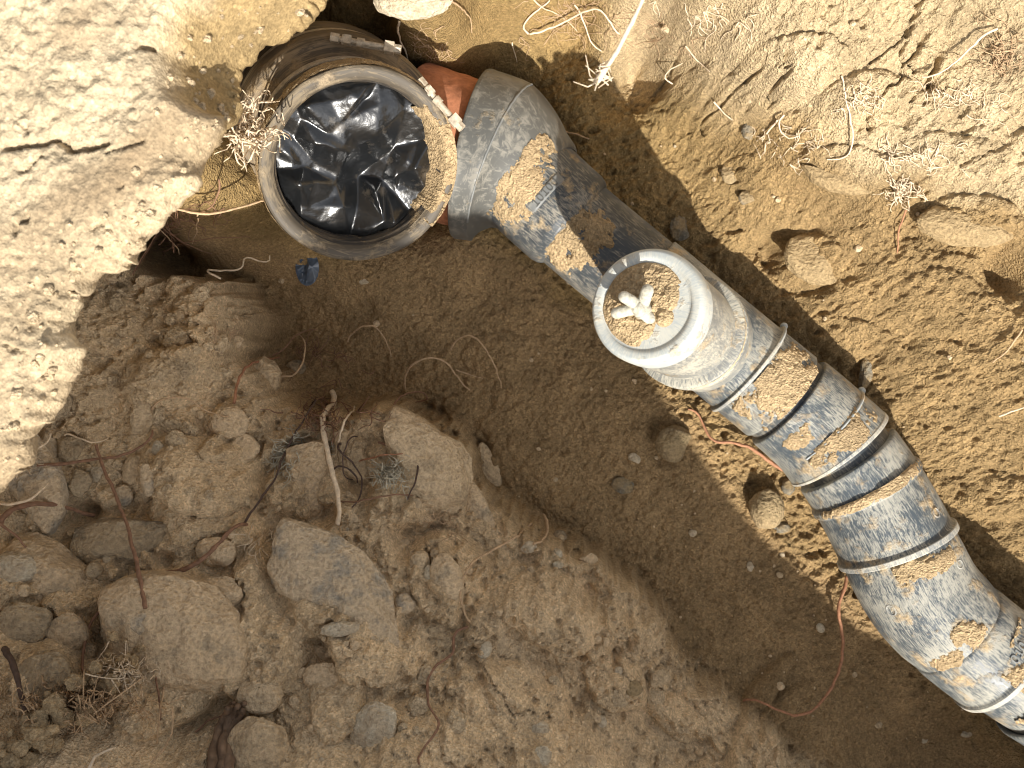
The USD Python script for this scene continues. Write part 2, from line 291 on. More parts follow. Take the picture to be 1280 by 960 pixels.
h += bank_w * (big * 0.020 + mid * 0.016 + np.clip(ridge, -1, 1) * 0.011 * (1 - 0.5 * smooth_bank) + fine * 0.0032 + crag * (1.3 + 1.1 * rough_mask) + c_s * (0.4 + 0.7 * rough_mask) + c_m * (0.4 + 0.6 * rough_mask) + c_l * (0.30 + 0.5 * rough_mask) * (1 - 0.6 * smooth_bank) - pit * 0.9)
stri = np.stack([(X * 0.73 - Y * 0.68) * 7, (X * 0.68 + Y * 0.73) * 60], -1)
low_bank = bank_w * sstep(-0.16, 0.02, X) * sstep(-0.02, -0.12, Y)
h += low_bank * (nz(1.0, 4, 27, stri) * 0.011 - np.abs(nz(2.2, 3, 28, stri)) * 0.004)
h += np.exp(-(sd / 0.016) ** 2) * (crag * 1.3 + mid * 0.012)
# outlines of the larger stones, in pixels
OUTLINE = {
 'largest': [(125,735),(165,718),(215,719),(260,737),(290,770),(307,812),(302,850),(284,882),(248,906),(200,918),(150,915),(125,890),(118,830),(115,775)],
 'big smo': [(461,512),(493,505),(529,523),(550,541),(580,556),(592,575),(593,600),(585,630),(564,658),(535,668),(495,655),(470,620),(458,570)],
 'upright rounded': [(414,541),(428,534),(447,546),(461,564),(469,583),(461,606),(451,616),(432,611),(418,592)],
 'smooth flat': [(338,588),(355,560),(390,550),(404,553),(412,590),(418,625),(418,650),(400,660),(370,652),(340,640),(330,615)],
 'long angular': [(350,648),(380,655),(415,668),(450,690),(487,722),(500,745),(495,780),(500,830),(495,852),(475,860),(450,840),(435,805),(410,780),(385,765),(335,740),(333,705),(342,670)],
 'dark oval': [(80,690),(90,660),(120,648),(160,650),(210,655),(222,680),(205,705),(170,715),(120,715),(92,712)],
 'broad dusty': [(0,660),(25,655),(55,672),(80,692),(108,720),(118,748),(105,768),(60,772),(10,765),(-20,720)],
 'grey cracked': [(28,528),(39,542),(56,565),(68,582),(75,599),(80,621),(77,644),(62,670),(47,666),(19,651),(6,625),(4,595),(11,557)],
 'oval tan': [(314,455),(325,441),(340,448),(350,465),(348,485),(338,497),(322,485),(313,470)],
 'tall narrow': [(155,452),(172,448),(182,465),(188,500),(188,530),(180,557),(163,563),(157,540),(165,510),(160,475)],
 'wide lens': [(1000,200),(1020,212),(1050,214),(1085,218),(1112,228),(1100,240),(1070,243),(1040,238),(1015,225)],
}
big_g0 = nz(12, 3, 94)
STONES = [
 (220,808,90,92,0,'stone_dusty',3,.55,.25,'largest round dusty boulder low in the shaded bank'),
 (528,588,70,72,20,'stone_tan',4,.55,.25,'big smooth tan boulder at the rim of the bank over the trench floor'),
 (452,566,22,38,-12,'stone_tan',2,.7,.3,'upright rounded tan stone tucked behind the tall pale root'),
 (382,605,50,44,0,'stone_dusty',3,.5,.3,'smooth flat dusty boulder crossed by the tall pale root'),
 (428,752,58,112,-38,'stone_grey',7,.45,.3,'long angular grey slab lying across the middle of the bank'),
 (150,684,72,36,0,'stone_dark',3,.7,.25,'dark oval cobble under the crossing brown roots'),
 (66,716,62,52,20,'stone_dusty',4,.6,.25,'broad dusty stone beneath the small pale oval pebble'),
 (14,711,30,21,-5,'stone_pale',2,.7,-.3,'small pale oval pebble resting on the broad dusty stone'),
 (38,606,42,74,0,'stone_grey',4,.55,.2,'grey cracked stone under the edge of the sunlit ledge'),
 (57,558,18,20,0,'stone_grey',5,.7,.2,'small blocky grey stone wedged over the grey cracked stone'),
 (88,562,18,16,0,'stone_dark',4,.7,.25,'small dark tan stone second from the ledge edge'),
 (170,508,18,58,4,'stone_tan',3,.8,.3,'tall narrow tan stone standing in the upper bank'),
 (166,586,12,21,18,'stone_tan',6,.8,.2,'small sharp wedge of tan stone below the tall narrow one'),
 (184,600,9,20,-10,'stone_grey',6,.8,.2,'thin grey flake beside the sharp tan wedge'),
 (330,466,21,30,-20,'stone_tan',3,.8,.2,'oval tan cobble sticking out of the bank over the dark trench'),
 (92,452,10,16,0,'stone_tan',3,.8,.1,'small tan pebble in dark soil close under the ledge'),
 (77,385,8,9,0,'stone_grey',3,.8,.1,'tiny grey pebble at the shaded foot of the ledge'),
 (70,505,18,20,30,'stone_dark',5,.6,.3,'dark dusty stone at the foot of the ledge'),
 (285,528,24,22,0,'stone_dusty',3,.6,.35,'rounded dusty stone below the arching tan root'),
 (305,560,18,18,0,'stone_dusty',4,.6,.35,'small round dusty stone close to the flat dusty boulder'),
 (120,592,9,11,0,'stone_pale',3,.8,.1,'little pale pebble beside the crossing brown roots'),
 (98,604,16,16,30,'stone_dark',5,.7,.2,'dark chip of stone in the hollow beside the grey cracked stone'),
 (197,562,8,11,0,'stone_pale',5,.7,.1,'pale chip beside the tall narrow tan stone'),
 (155,620,12,14,0,'stone_grey',4,.7,.2,'grey pebble pressed against the dark oval cobble'),
 (180,618,10,9,0,'stone_dusty',3,.7,.2,'dusty pebble beside the grey one above the dark cobble'),
 (322,944,38,44,0,'stone_tan',2,.6,.2,'smooth round tan boulder beside the strip of bark'),
 (325,870,28,22,0,'stone_tan',2,.7,.15,'rounded tan cobble beside the largest boulder'),
 (172,778,24,22,10,'stone_grey',5,.7,-.2,'small grey clod-like stone sitting on the largest boulder'),
 (424,786,24,9,-8,'stone_pale',2,.8,-.4,'small pale flat pebble lying on the long grey slab'),
 (468,915,28,36,10,'stone_pale',5,.6,.3,'pale broken stone near the bottom of the bank'),
 (405,818,18,14,0,'stone_dusty',3,.7,.25,'dusty pebble below the long grey slab'),
 (404,846,24,20,0,'stone_dusty',3,.7,.3,'knobbly dusty cobble between the slab and the tan cobble'),
 (560,728,20,36,-15,'stone_dusty',3,.7,.35,'upright dusty cobble beside the winding root'),
 (505,755,13,13,0,'stone_grey',3,.7,.2,'small round grey pebble at the tip of the long slab'),
 (524,703,12,14,20,'stone_tan',3,.7,.2,'tan pebble just above the upright dusty cobble'),
 (538,716,8,10,0,'stone_pale',3,.8,.1,'pale pebble beside the tan one'),
 (608,590,16,34,-10,'stone_tan',4,.7,.3,'narrow tan stone tucked against the big smooth boulder'),
 (598,640,14,40,-20,'stone_dusty',6,.6,.35,'dusty splinter of stone below the big smooth boulder'),
 (661,684,10,8,0,'stone_pale',3,.9,0,'pale pebble at the rim of the bank, first of three'),
 (697,692,6,8,0,'stone_pale',4,.9,0,'pale upright pebble at the rim of the bank'),
 (697,706,7,5,0,'stone_pale',3,.9,0,'pale pebble just below the upright one'),
 (735,700,12,9,0,'stone_dusty',3,.8,.2,'brown pebble at the rim beyond the pale ones'),
 (626,805,11,13,0,'stone_tan',3,.8,.1,'rounded pebble in the groove of the lower bank'),
 (606,812,8,12,20,'stone_pale',4,.8,.1,'pale chip beside the rounded pebble of the lower bank'),
 (672,910,14,14,0,'stone_pale',4,.7,.3,'pale round stone on the lower bank'),
 (676,945,12,14,30,'stone_pale',5,.7,.3,'pale chip near the bottom of the bank'),
 (790,860,12,10,0,'stone_tan',3,.8,.3,'small tan stone at the lower rim of the bank'),
 (150,720,12,10,0,'stone_dark',3,.8,.1,'dark pebble between the dark cobble and the largest boulder'),
 (118,712,10,10,0,'stone_dark',3,.8,.1,'dark little pebble beside the broad dusty stone'),
 (264,748,42,24,-25,'stone_dusty',4,.6,.35,'long dusty stone behind the largest boulder'),
 (270,690,24,18,0,'stone_dusty',3,.6,.35,'dusty rounded stone beneath the sloping brown root'),
 (84,790,26,22,20,'stone_dusty',5,.6,.2,'rough dusty stone left of the largest boulder'),
 (30,780,32,28,0,'stone_dark',5,.6,.2,'dark rough stone near the frayed root mat'),
 (60,850,36,34,45,'stone_dark',5,.6,.2,'dark angular stone behind the frayed root mat'),
 (842,554,22,22,0,'stone_tan',2,.85,.05,'round tan pebble on the floor beside the capped branch'),
 (958,637,21,25,0,'stone_tan',1,.85,-.1,'smooth tan egg-shaped pebble on the floor near the pipe'),
 (985,608,8,10,0,'stone_grey',2,.85,0,'small grey pebble between the egg-shaped one and the pipe'),
 (978,660,10,7,0,'stone_grey',4,.8,0,'flat grey chip beside the egg-shaped pebble'),
 (793,573,8,6,30,'stone_pale',4,.9,0,'pale chip left of the round tan pebble'),
 (779,608,14,10,20,'stone_dark',4,.7,.2,'dark half-buried pebble on the shaded floor'),
 (850,285,13,16,0,'stone_grey',4,.8,.1,'grey stone in shadow beside the pipe'),
 (1084,462,9,26,15,'stone_grey',3,.8,.1,'grey-green pebble against the pipe coupler'),
 (1058,232,58,17,16,'sandstone',3,.9,.62,'wide lens-shaped stone bedded in the sunlit wall'),
 (1205,282,58,24,10,'sandstone',3,.8,.8,'broad stone bedded in the sunlit wall by the shadowed hollow'),
 (934,247,11,9,0,'stone_grey',3,.8,.2,'grey pebble bedded in damp sand above the pipe'),
 (936,162,9,12,0,'stone_grey',3,.8,.25,'grey-green pebble bedded high in the damp sand'),
 (912,216,10,14,0,'stone_tan',2,.8,.25,'tan pebble bedded in the damp sand'),
 (1024,322,42,32,15,'sandstone',3,.6,.95,'sand-coated cobble bulging from the wall beside a dark hollow'),
 (515,-2,44,24,0,'stone_pale',2,.8,0,'pale rounded stone at the very top edge above the coupling'),
 (866,666,5,5,0,'stone_pale',4,.9,0,'tiny pale chip on the shaded floor'),
 (455,352,6,4,0,'stone_pale',3,.9,0,'pale chip on the dark floor under the coupling'),
 (711,352,4,4,0,'stone_pale',3,.9,0,'tiny white pebble beside the pipe'),
 (938,708,5,6,0,'stone_pale',5,.9,0,'white chip on the shaded floor'),
 (1155,925,5,4,0,'stone_pale',4,.9,0,'white chip near the lowest pipe end'),
 (1208,918,7,4,0,'stone_pale',4,.9,0,'small white pebble beside the lowest pipe end'),
 (700,670,9,7,0,'stone_dark',3,.8,.1,'dark pebble behind the bank rim'),
 (370,460,12,10,0,'stone_dark',3,.8,.1,'dark pebble in the deep shade beside the oval cobble'),
]
H0 = RegularGridInterpolator((xs, ys), h, bounds_error=False, fill_value=None)
ZS = np.linspace(0.62, -0.06, 341)
def first_hit(ground, px, py, lift=0.0):
    k = (CAM_Z - ZS) / FOC
    g_ = ground(np.stack([(px - 640) * k, (480 - py) * k], -1)) + lift
    hit = np.nonzero(ZS <= g_)[0]
    return at(px, py, ZS[hit[0]] if len(hit) else 0.1)
for (px, py, hw, hh_, deg, m_, cuts, zr, sunk, label) in STONES:
    if py < 10 or sunk < 0 or hw < 7: continue
    c = first_hit(H0, px, py); k = (CAM_Z - c[2]) / FOC; a = math.radians(-deg)
    u, v = X - c[0] + .0015, Y - c[1] + .002
    e = np.sqrt(((u * math.cos(a) + v * math.sin(a)) / (hw * k)) ** 2 + ((-u * math.sin(a) + v * math.cos(a)) / (hh_ * k)) ** 2)
    wd = 0.16 + .003 / (min(hw, hh_) * k)
    h -= min(.028, .5 * min(hw, hh_) * k) * np.exp(-((e - 1.05) / wd) ** 2) * sstep(-.55, .45, nz(30, 3, 33) + .35 * (-u + v * -.4) / (hw * k))
# soil-covered lumps and hollows that show in the photograph: (px, py, z, rx, ry, degrees, height)
LUMPS = [(262,400,.15,45,60,20,.018),(215,470,.18,60,40,-15,.016),(120,400,.2,45,40,0,.012),(250,590,.18,70,45,20,.018),(300,520,.15,35,25,0,.014),(285,555,.16,22,18,0,.012),
 (560,720,.16,60,45,50,.018),(620,760,.15,26,60,35,.014),(690,760,.12,70,42,35,.02),(640,890,.19,85,60,30,.022),(540,930,.24,60,40,0,.016),(420,880,.26,35,45,0,.014),(470,800,.22,60,50,30,.012),(770,850,.1,50,30,35,.014),(850,900,.08,45,22,40,.010),
 (60,860,.32,60,30,40,.018),(190,900,.3,50,30,0,.012),(130,790,.27,40,35,0,-.02),(40,610,.22,16,50,0,-.01),(108,640,.2,22,20,0,-.03),(65,650,.23,18,20,0,-.015),(90,690,.24,18,30,10,-.02),(290,700,.23,60,18,-35,-.012),(330,720,.23,12,50,-20,-.018),
 (735,740,.11,30,18,20,-.02),(600,845,.2,10,70,-20,-.012),(740,850,.12,14,90,48,-.012),(940,895,.03,90,16,-48,.014),(960,890,.0,75,14,-35,.010),
 (1010,322,.085,46,34,15,.016),(982,305,.085,20,36,-30,-.035),(822,532,.015,16,20,20,-.014),(944,612,.015,16,22,20,-.014),(1085,452,.05,12,22,0,-.012),(1210,275,.16,55,26,10,.016),(1050,215,.15,60,24,12,.014),(1095,430,.095,60,26,30,.010),(1180,380,.13,60,40,20,.010),(1262,340,.15,22,44,-30,-.05),(920,215,.09,30,20,0,.006),
 (1240,620,.05,40,30,0,.010),(1225,660,.05,30,20,0,-.012),(700,650,.0,60,40,0,.006),(810,790,.0,60,40,30,.010),(620,445,0,40,30,0,.006),(1230,175,.26,80,30,8,.010),(900,60,.24,50,30,20,.012),(1010,60,.26,70,35,0,.016),(1110,100,.26,60,30,0,.012)]
for (px, py, z, rx, ry, deg, hh) in LUMPS:
    c = at(px, py, z); k = (CAM_Z - z) / FOC; a = math.radians(-deg)
    u, v = X - c[0], Y - c[1]
    e = ((u * math.cos(a) + v * math.sin(a)) / (rx * k)) ** 2 + ((-u * math.sin(a) + v * math.cos(a)) / (ry * k)) ** 2
    e = e * (1 + 0.45 * mid)
    hh = hh * (1.5 if px < 700 or py > 700 else 1.0)
    h += hh * np.sqrt(np.maximum(0, 1 - e)) if hh > 0 else hh * np.exp(-e * 1.6)
# cracks: (line of pixels, z, half width, depth)
CRACKS = [([(990,65),(985,90),(990,98),(985,105)],.22,.0028,.02),([(962,70),(945,85),(925,95),(922,108)],.22,.003,.02),([(1155,0),(1150,30),(1160,55),(1145,80),(1130,105),(1128,120),(1132,135)],.27,.0022,.016),
 ([(1165,0),(1160,20),(1130,55),(1120,57)],.28,.0018,.012),([(1245,20),(1240,45),(1246,50)],.33,.005,.03),([(988,0),(990,40),(1000,60)],.26,.0016,.01),([(1180,90),(1150,110),(1200,95)],.25,.0014,.01),
 ([(1230,175),(1275,178)],.25,.0016,.01),([(860,35),(868,30),(880,0)],.25,.002,.015),([(1195,50),(1185,35),(1200,15)],.3,.002,.014),
 ([(560,815),(600,820),(640,880),(690,905)],.2,.0016,.009),([(300,330),(330,370)],.02,.002,.01),([(735,300),(900,260)],.05,.0008,.003)]
for pts, z, w, dp in CRACKS:
    l = np.array([at(p[0], p[1], z)[:2] for p in pts])
    d = dist_poly(l, P2 + np.stack([nz(70, 4, 41), nz(70, 4, 42)], -1) * 0.012)
    h -= dp * 0.8 * np.exp(-(d / (w * 0.62)) ** 2)
# under the pipework the sand is trodden flat
# beyond the picture: level ground, and the heap of dug-out soil on the sunny side
out = np.maximum(np.abs(X) - 0.66, np.abs(Y) - 0.52)
og = sstep(0.0, 0.38, out)
h = h * (1 - og) + (0.46 + 0.03 * nz(1.3, 3, 51)) * og
D = X * SUN[0] + Y * SUN[1]; U = X * 0.98 + Y * 0.2
HEAP_U = [-1.5, -1.1, -.7, -.42, -.17, 0.0, .07, .206, .34, .44, .6, .8]
HEAP_Q = [-.40, .10, .42, .45, .41, .285, .16, -.075, -.29, -.36, -.44, -.6]
T_EL = math.tan(ELEV)
Hu = np.interp(U, HEAP_U, HEAP_Q) + T_EL * 1.0 + 0.02 * nz(14, 4, 61) * (out > 0)
heap = Hu - np.abs(D - 1.0) * 1.75
heap = np.where((out > 0.0), heap, -9)
h = np.maximum(h, np.where(heap > h, heap, h))
Z = h
# colours of the soil
tone = np.empty(X.shape + (3,))
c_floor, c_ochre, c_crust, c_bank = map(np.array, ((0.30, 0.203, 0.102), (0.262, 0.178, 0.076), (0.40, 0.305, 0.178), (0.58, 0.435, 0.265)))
t_n = nz(11, 4, 71)[..., None]; t_m = nz(45, 4, 72)[..., None]
wallc = c_ochre * (1 - crust[..., None]) + c_crust * crust[..., None]
lower_right = sstep(0.02, 0.30, X - 0.25 * Y)[..., None] * (1 - crust[..., None])
wallc = wallc * (1 - 0.5 * lower_right) + np.array((0.30, 0.205, 0.105)) * 0.5 * lower_right
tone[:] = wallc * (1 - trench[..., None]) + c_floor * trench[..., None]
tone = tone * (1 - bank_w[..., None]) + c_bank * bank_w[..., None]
tone *= 1 + 0.12 * t_n + 0.10 * t_m
dust = sstep(0.0, 0.5, nz(18, 4, 73))[..., None] * (crust + 0.35 * bank_w)[..., None] * 0.35
tone = tone * (1 - dust) + np.array((0.56, 0.45, 0.29)) * dust

H_i = RegularGridInterpolator((xs, ys), Z, bounds_error=False, fill_value=None)
def H(x, y): return H_i(np.stack([np.asarray(x, float), np.asarray(y, float)], -1))
def on(px, py, lift=0.0):
    """the first point of the ground that is seen at a pixel, lifted"""
    return first_hit(H_i, px, py, lift)

nx, ny = X.shape
V = np.stack([X, Y, Z], -1).reshape(-1, 3)
idx = np.arange(nx * ny).reshape(nx, ny)
q = np.stack([idx[:-1, :-1], idx[1:, :-1], idx[1:, 1:], idx[:-1, 1:]], -1).reshape(-1, 4)
cen = (slice(0, -1), slice(0, -1))
outside = (out[cen] > 0.06).ravel()
lab = np.where(outside, 3, np.where(bank_w[cen].ravel() > 0.5, 0, np.where(trench[cen].ravel() > 0.5, 1, 2)))
gy, gx = np.gradient(Z, ys, axis=1), np.gradient(Z, xs, axis=0)
for k, (nm, lb) in enumerate((('soil_bank', 'rough shaded earth bank full of stones beside the trench floor'), ('trench_floor', 'dark damp trench floor in shade between the bank and the drain pipe'),
                              ('trench_wall', 'sunlit sandy trench wall rising beyond the drain pipe'), ('ground', 'level ground and heap of dug soil around the trench'))):
    fq = q[lab == k]
    u, inv = np.unique(fq, return_inverse=True)
    fq = inv.reshape(-1, 4)
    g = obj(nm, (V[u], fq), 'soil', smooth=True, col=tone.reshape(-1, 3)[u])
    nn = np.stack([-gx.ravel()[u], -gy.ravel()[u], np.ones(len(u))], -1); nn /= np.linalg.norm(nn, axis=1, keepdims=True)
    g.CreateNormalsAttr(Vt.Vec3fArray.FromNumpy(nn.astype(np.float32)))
    tag(g.GetPrim(), lb, kind='structure')

# ---------------------------------------------------------------- the overhanging ledge
LZ = 0.50
LEDGE = [(-160,720),(-60,650),(0,592),(12,562),(22,540),(38,515),(48,497),(55,480),(66,455),(69,430),(63,405),(64,388),(76,368),(95,350),(110,338),(128,331),(146,322),(150,303),(162,282),(170,268),(190,252),(203,240),(214,226),(234,213),(233,200),(237,180),(246,162),
 (252,150),(256,134),(262,104,.48),(266,90,.45),(278,72,.44),(296,54,.44),(322,36,.44),(350,18,.44),(376,0,.44),(396,-24,.44),(412,-60,.45),(430,-140,.47),(440,-1300),(-1500,-1300),(-1500,720)]
lw = np.array([at(p[0], p[1], p[2] if len(p) > 2 else LZ)[:2] for p in LEDGE])
rgl = np.random.default_rng(5)
ring = shapely.LineString(np.vstack([lw, lw[:1]]))
bs = np.array([ring.interpolate(t).coords[0] for t in np.arange(0, ring.length, 0.0016)])
jit = lambda p, s: fbm(np.concatenate([p * s, np.zeros((len(p), 1))], -1), 4, 81) * 2 - 1
bs = bs + np.stack([jit(bs, 60), jit(bs + 3.7, 60)], -1) * 0.008 + np.stack([jit(bs + 9, 190), jit(bs + 5.7, 190)], -1) * 0.0035
lp = Polygon(bs).buffer(0)
if lp.geom_type != 'Polygon': lp = max(lp.geoms, key=lambda g: g.area)
bs = np.array(lp.exterior.coords)[:-1]
if not shapely.LinearRing(bs).is_ccw: bs = bs[::-1]
gx_, gy_ = np.meshgrid(np.arange(-0.36, -0.08, 0.0013), np.arange(-0.12, 0.30, 0.0013), indexing='ij')
fp = np.stack([gx_.ravel(), gy_.ravel()], -1)
gx_, gy_ = np.meshgrid(np.arange(-1.1, -0.05, 0.012), np.arange(-0.15, 0.90, 0.012), indexing='ij')
cp = np.stack([gx_.ravel(), gy_.ravel()], -1)
cp = cp[~((cp[:, 0] > -0.36) & (cp[:, 1] > -0.12) & (cp[:, 1] < 0.30))]
ip = np.vstack([fp, cp])
ip = ip[shapely.contains_xy(lp.buffer(-0.0009), ip[:, 0], ip[:, 1])]
lpts = np.vstack([bs, ip]); nb = len(bs)
tri = Delaunay(lpts).simplices
cc = lpts[tri].mean(1)
tri = tri[shapely.contains_xy(lp, cc[:, 0], cc[:, 1])]
a_ = np.cross(lpts[tri[:, 1]] - lpts[tri[:, 0]], lpts[tri[:, 2]] - lpts[tri[:, 0]])
tri[a_ < 0] = tri[a_ < 0][:, ::-1]
tri = tri[np.abs(a_) > 1e-12]
dB = cKDTree(bs).query(lpts)[0]
rot = np.stack([(lpts[:, 0] * 0.80 + lpts[:, 1] * 0.6) * 0.35, -lpts[:, 0] * 0.6 + lpts[:, 1] * 0.80], -1)   # smeared by the digger's bucket along one direction
band_line = shapely.LineString([at(*p)[:2] for p in ((262,102,.47),(266,90,.45),(296,54,.44),(350,18,.44),(396,-24,.44),(430,-140,.46))])
bd_ = cKDTree(np.array([band_line.interpolate(t).coords[0] for t in np.arange(0, band_line.length, .002)])).query(lpts)[0]
gritty = sstep(.026, .014, bd_ + .006 * nz(60, 4, 77, lpts))           # the damp sandy face of the ledge above the coupling
lz = LZ - .062 * sstep(.030, .0, bd_ + .005 * nz(45, 4, 76, lpts)) + gritty * (nz(150, 3, 75, lpts) * .003) - 0.010 * np.exp(-dB / 0.004) - 0.014 * np.exp(-dB / 0.03) + nz(10, 3, 82, lpts) * 0.012 + nz(40, 4, 83, rot) * 0.0035 + nz(70, 4, 84, lpts) * 0.0014 + nz(200, 3, 85, lpts) * 0.0008
pat = sstep(-0.15, 0.3, nz(16, 4, 86, rot))
lz += np.exp(-dB / .018) * (nz(85, 4, 79, lpts) * .006 - np.abs(nz(60, 4, 78, lpts)) * .008)
lz += (1 - pat) * (np.abs(nz(130, 3, 87, lpts)) * 0.0045 + np.abs(nz(45, 4, 80, lpts)) * 0.006)
for pts, w, dp in [([(5,185),(30,180),(55,178),(68,172),(80,183),(95,186),(110,180),(130,176)],.0017,.012),([(130,190),(145,183),(160,176),(175,170)],.0012,.006),([(25,215),(35,203),(45,198),(55,192)],.0014,.006),([(168,52),(182,50)],.002,.012),
                   ([(15,290),(20,275),(30,268)],.0015,.008),([(240,105),(258,108)],.001,.004),([(110,285),(118,278),(118,270)],.0012,.005),([(145,232),(150,225)],.001,.005),([(20,150),(35,165)],.001,.004),([(5,430),(30,445)],.0015,.005),([(260,20),(262,45),(255,60)],.001,.004)]:
    l = np.array([at(p[0], p[1], LZ)[:2] for p in pts])
    d = dist_poly(l, lpts + np.stack([nz(160, 3, 88, lpts), nz(160, 3, 89, lpts)], -1) * 0.004)
    lz -= dp * np.exp(-(d / w) ** 2)
rows = [np.column_stack([lpts, lz])]
tang = np.roll(bs, -1, 0) - np.roll(bs, 1, 0)
for _ in range(400): tang = (np.roll(tang, 1, 0) + tang * 2 + np.roll(tang, -1, 0)) / 4
inw = np.column_stack([-tang[:, 1], tang[:, 0]]); inw /= np.maximum(np.linalg.norm(inw, axis=1, keepdims=True), 1e-9)
prev = np.arange(nb); faces = [tri]; cnt = len(lpts)
for (o, dz) in [(-.001, -.004), (0.0, -.010), (.004, -.018), (.014, -.03), (.032, -.05), (.05, -.075), (.075, -.11), (.10, -.16), (.12, -.24)]:
    sm = bs.copy()
    for _ in range(int(max(0, o) * 9000)): sm = (np.roll(sm, 1, 0) + 2 * sm + np.roll(sm, -1, 0)) / 4
    p = sm + inw * (o + 0.25 * min(o, .03) * (jit(bs, 35)[:, None]))
    rows.append(np.column_stack([p, lz[:nb] + dz])); cur = np.arange(cnt, cnt + nb); cnt += nb
    n1, c1 = np.roll(prev, -1), np.roll(cur, -1)
    faces += [np.column_stack([prev, cur, c1]), np.column_stack([prev, c1, n1])]
    prev = cur
lv = np.vstack(rows); lf = np.vstack(faces)
p2 = lv[:, :2]
lrot = np.stack([(p2[:, 0] * 0.80 + p2[:, 1] * 0.6) * 0.35, -p2[:, 0] * 0.6 + p2[:, 1] * 0.80], -1)
mixc = sstep(-0.2, 0.15, nz(16, 4, 86, lrot))[:, None]
lc = np.array((0.235, 0.172, 0.105)) * mixc + np.array((0.41, 0.328, 0.215)) * (1 - mixc)
lc = lc * (1 + 0.10 * nz(60, 4, 91, lrot)[:, None])
pe = sstep(0.05, 0.0, cKDTree(bs).query(p2)[0])[:, None] * 0.4
lc = lc * (1 - pe) + np.array((0.40, 0.315, 0.20)) * pe
gl_ = np.r_[gritty, np.full(len(lv) - len(lpts), 0.0)][:, None]; gl_[len(lpts):, 0] = sstep(.05, .02, cKDTree(np.array(band_line.coords)).query(p2[len(lpts):])[0])
lc = lc * (1 - gl_) + np.array((0.30, 0.215, 0.105)) * gl_
g = obj('soil_ledge', (lv, lf), 'ledge_soil', smooth=True, col=lc)
tag(g.GetPrim(), 'pale dry earth ledge in full sun overhanging the dark end of the trench', kind='structure')

# ---------------------------------------------------------------- pipe tools
class Line:
    def __init__(s, pts, n=500):
        pts = np.array(pts, float); d = np.r_[0, np.cumsum(np.linalg.norm(np.diff(pts, axis=0), axis=1))]
        s.pts = CubicSpline(d, pts)(np.linspace(0, d[-1], n)) if len(pts) > 2 else pts[0] + np.linspace(0, 1, n)[:, None] * (pts[1] - pts[0])
        s.s = np.r_[0, np.cumsum(np.linalg.norm(np.diff(s.pts, axis=0), axis=1))]; s.len = s.s[-1]
        t = np.gradient(s.pts, axis=0); s.t = t / np.linalg.norm(t, axis=1, keepdims=True)
        up = np.array([0, 0, 1.0]) if abs(s.t[0][2]) < 0.9 else np.array([0, 1.0, 0])
        b = np.cross(s.t, up); s.b = b / np.linalg.norm(b, axis=1, keepdims=True); s.n = np.cross(s.b, s.t)
    def frame(s, q):
        q = np.asarray(q, float); qc = np.clip(q, 0, s.len)
        f = lambda a: np.stack([np.interp(qc, s.s, a[:, k]) for k in range(3)], -1)
        return f(s.pts) + f(s.t) * (q - qc)[..., None], f(s.n), f(s.b), f(s.t)
    def surf(s, q, a, r):
        p, n, b, _ = s.frame(q)
        return p + np.asarray(r)[..., None] * (n * np.cos(a)[..., None] + b * np.sin(a)[..., None])
    def near(s, px, py, z):
        """arc length next to the point seen at a pixel"""
        p = at(px, py, z); return s.s[np.argmin(np.linalg.norm(s.pts - p, axis=1))]
def rounded(prof, e=0.0008):
    prof = [np.array(p, float) for p in prof]; o = [prof[0]]
    for a, b, c in zip(prof, prof[1:], prof[2:]):
        u, w = a - b, c - b; lu, lw_ = np.linalg.norm(u), np.linalg.norm(w)
        for f in (min(2.2 * e, lu * .45), min(e, lu * .3)): o.append(b + u / lu * f)
        for f in (min(e, lw_ * .3), min(2.2 * e, lw_ * .45)): o.append(b + w / lw_ * f)
    o.append(prof[-1]); return o
def turned(line, prof, seg=96, wob=0.0, seed=0, e=0.0008, step=0.004):
    """surface turned about a line; prof: (s, r) points. Returns vertices, faces, uv"""
    pr = rounded(prof, e); full = []
    for a, b in zip(pr, pr[1:]):
        k = max(1, int(np.linalg.norm(b - a) / step))
        full += [a + (b - a) * j / k for j in range(k)]
    full.append(pr[-1]); full = np.array(full)
    a = np.linspace(-math.pi, math.pi, seg + 1)
    S, A = np.meshgrid(full[:, 0], a, indexing='ij'); R = np.meshgrid(full[:, 1], a, indexing='ij')[0]
    if wob: R = R + wob * (fbm(np.stack([np.cos(A) * 3, np.sin(A) * 3, S * 60 + seed], -1), 4, seed) * 2 - 1) * (R > 0.004)
    v = line.surf(S, A, R).reshape(-1, 3)
    path = np.r_[0, np.cumsum(np.linalg.norm(np.diff(full, axis=0), axis=1))]
    uv = np.stack([np.repeat(path + seed * 0.37, seg + 1), (A * 0.055).ravel()], -1)
    i = np.arange(len(v)).reshape(S.shape)
    f = np.stack([i[:-1, :-1], i[:-1, 1:], i[1:, 1:], i[1:, :-1]], -1).reshape(-1, 4)
    return v, f[:, ::-1], uv
def turn(name, parent, m, line, prof, **k):
    v, f, uv = turned(line, prof, **k)
    g = obj(name, (v, f), m, parent, smooth=True, uv=uv)
    return g
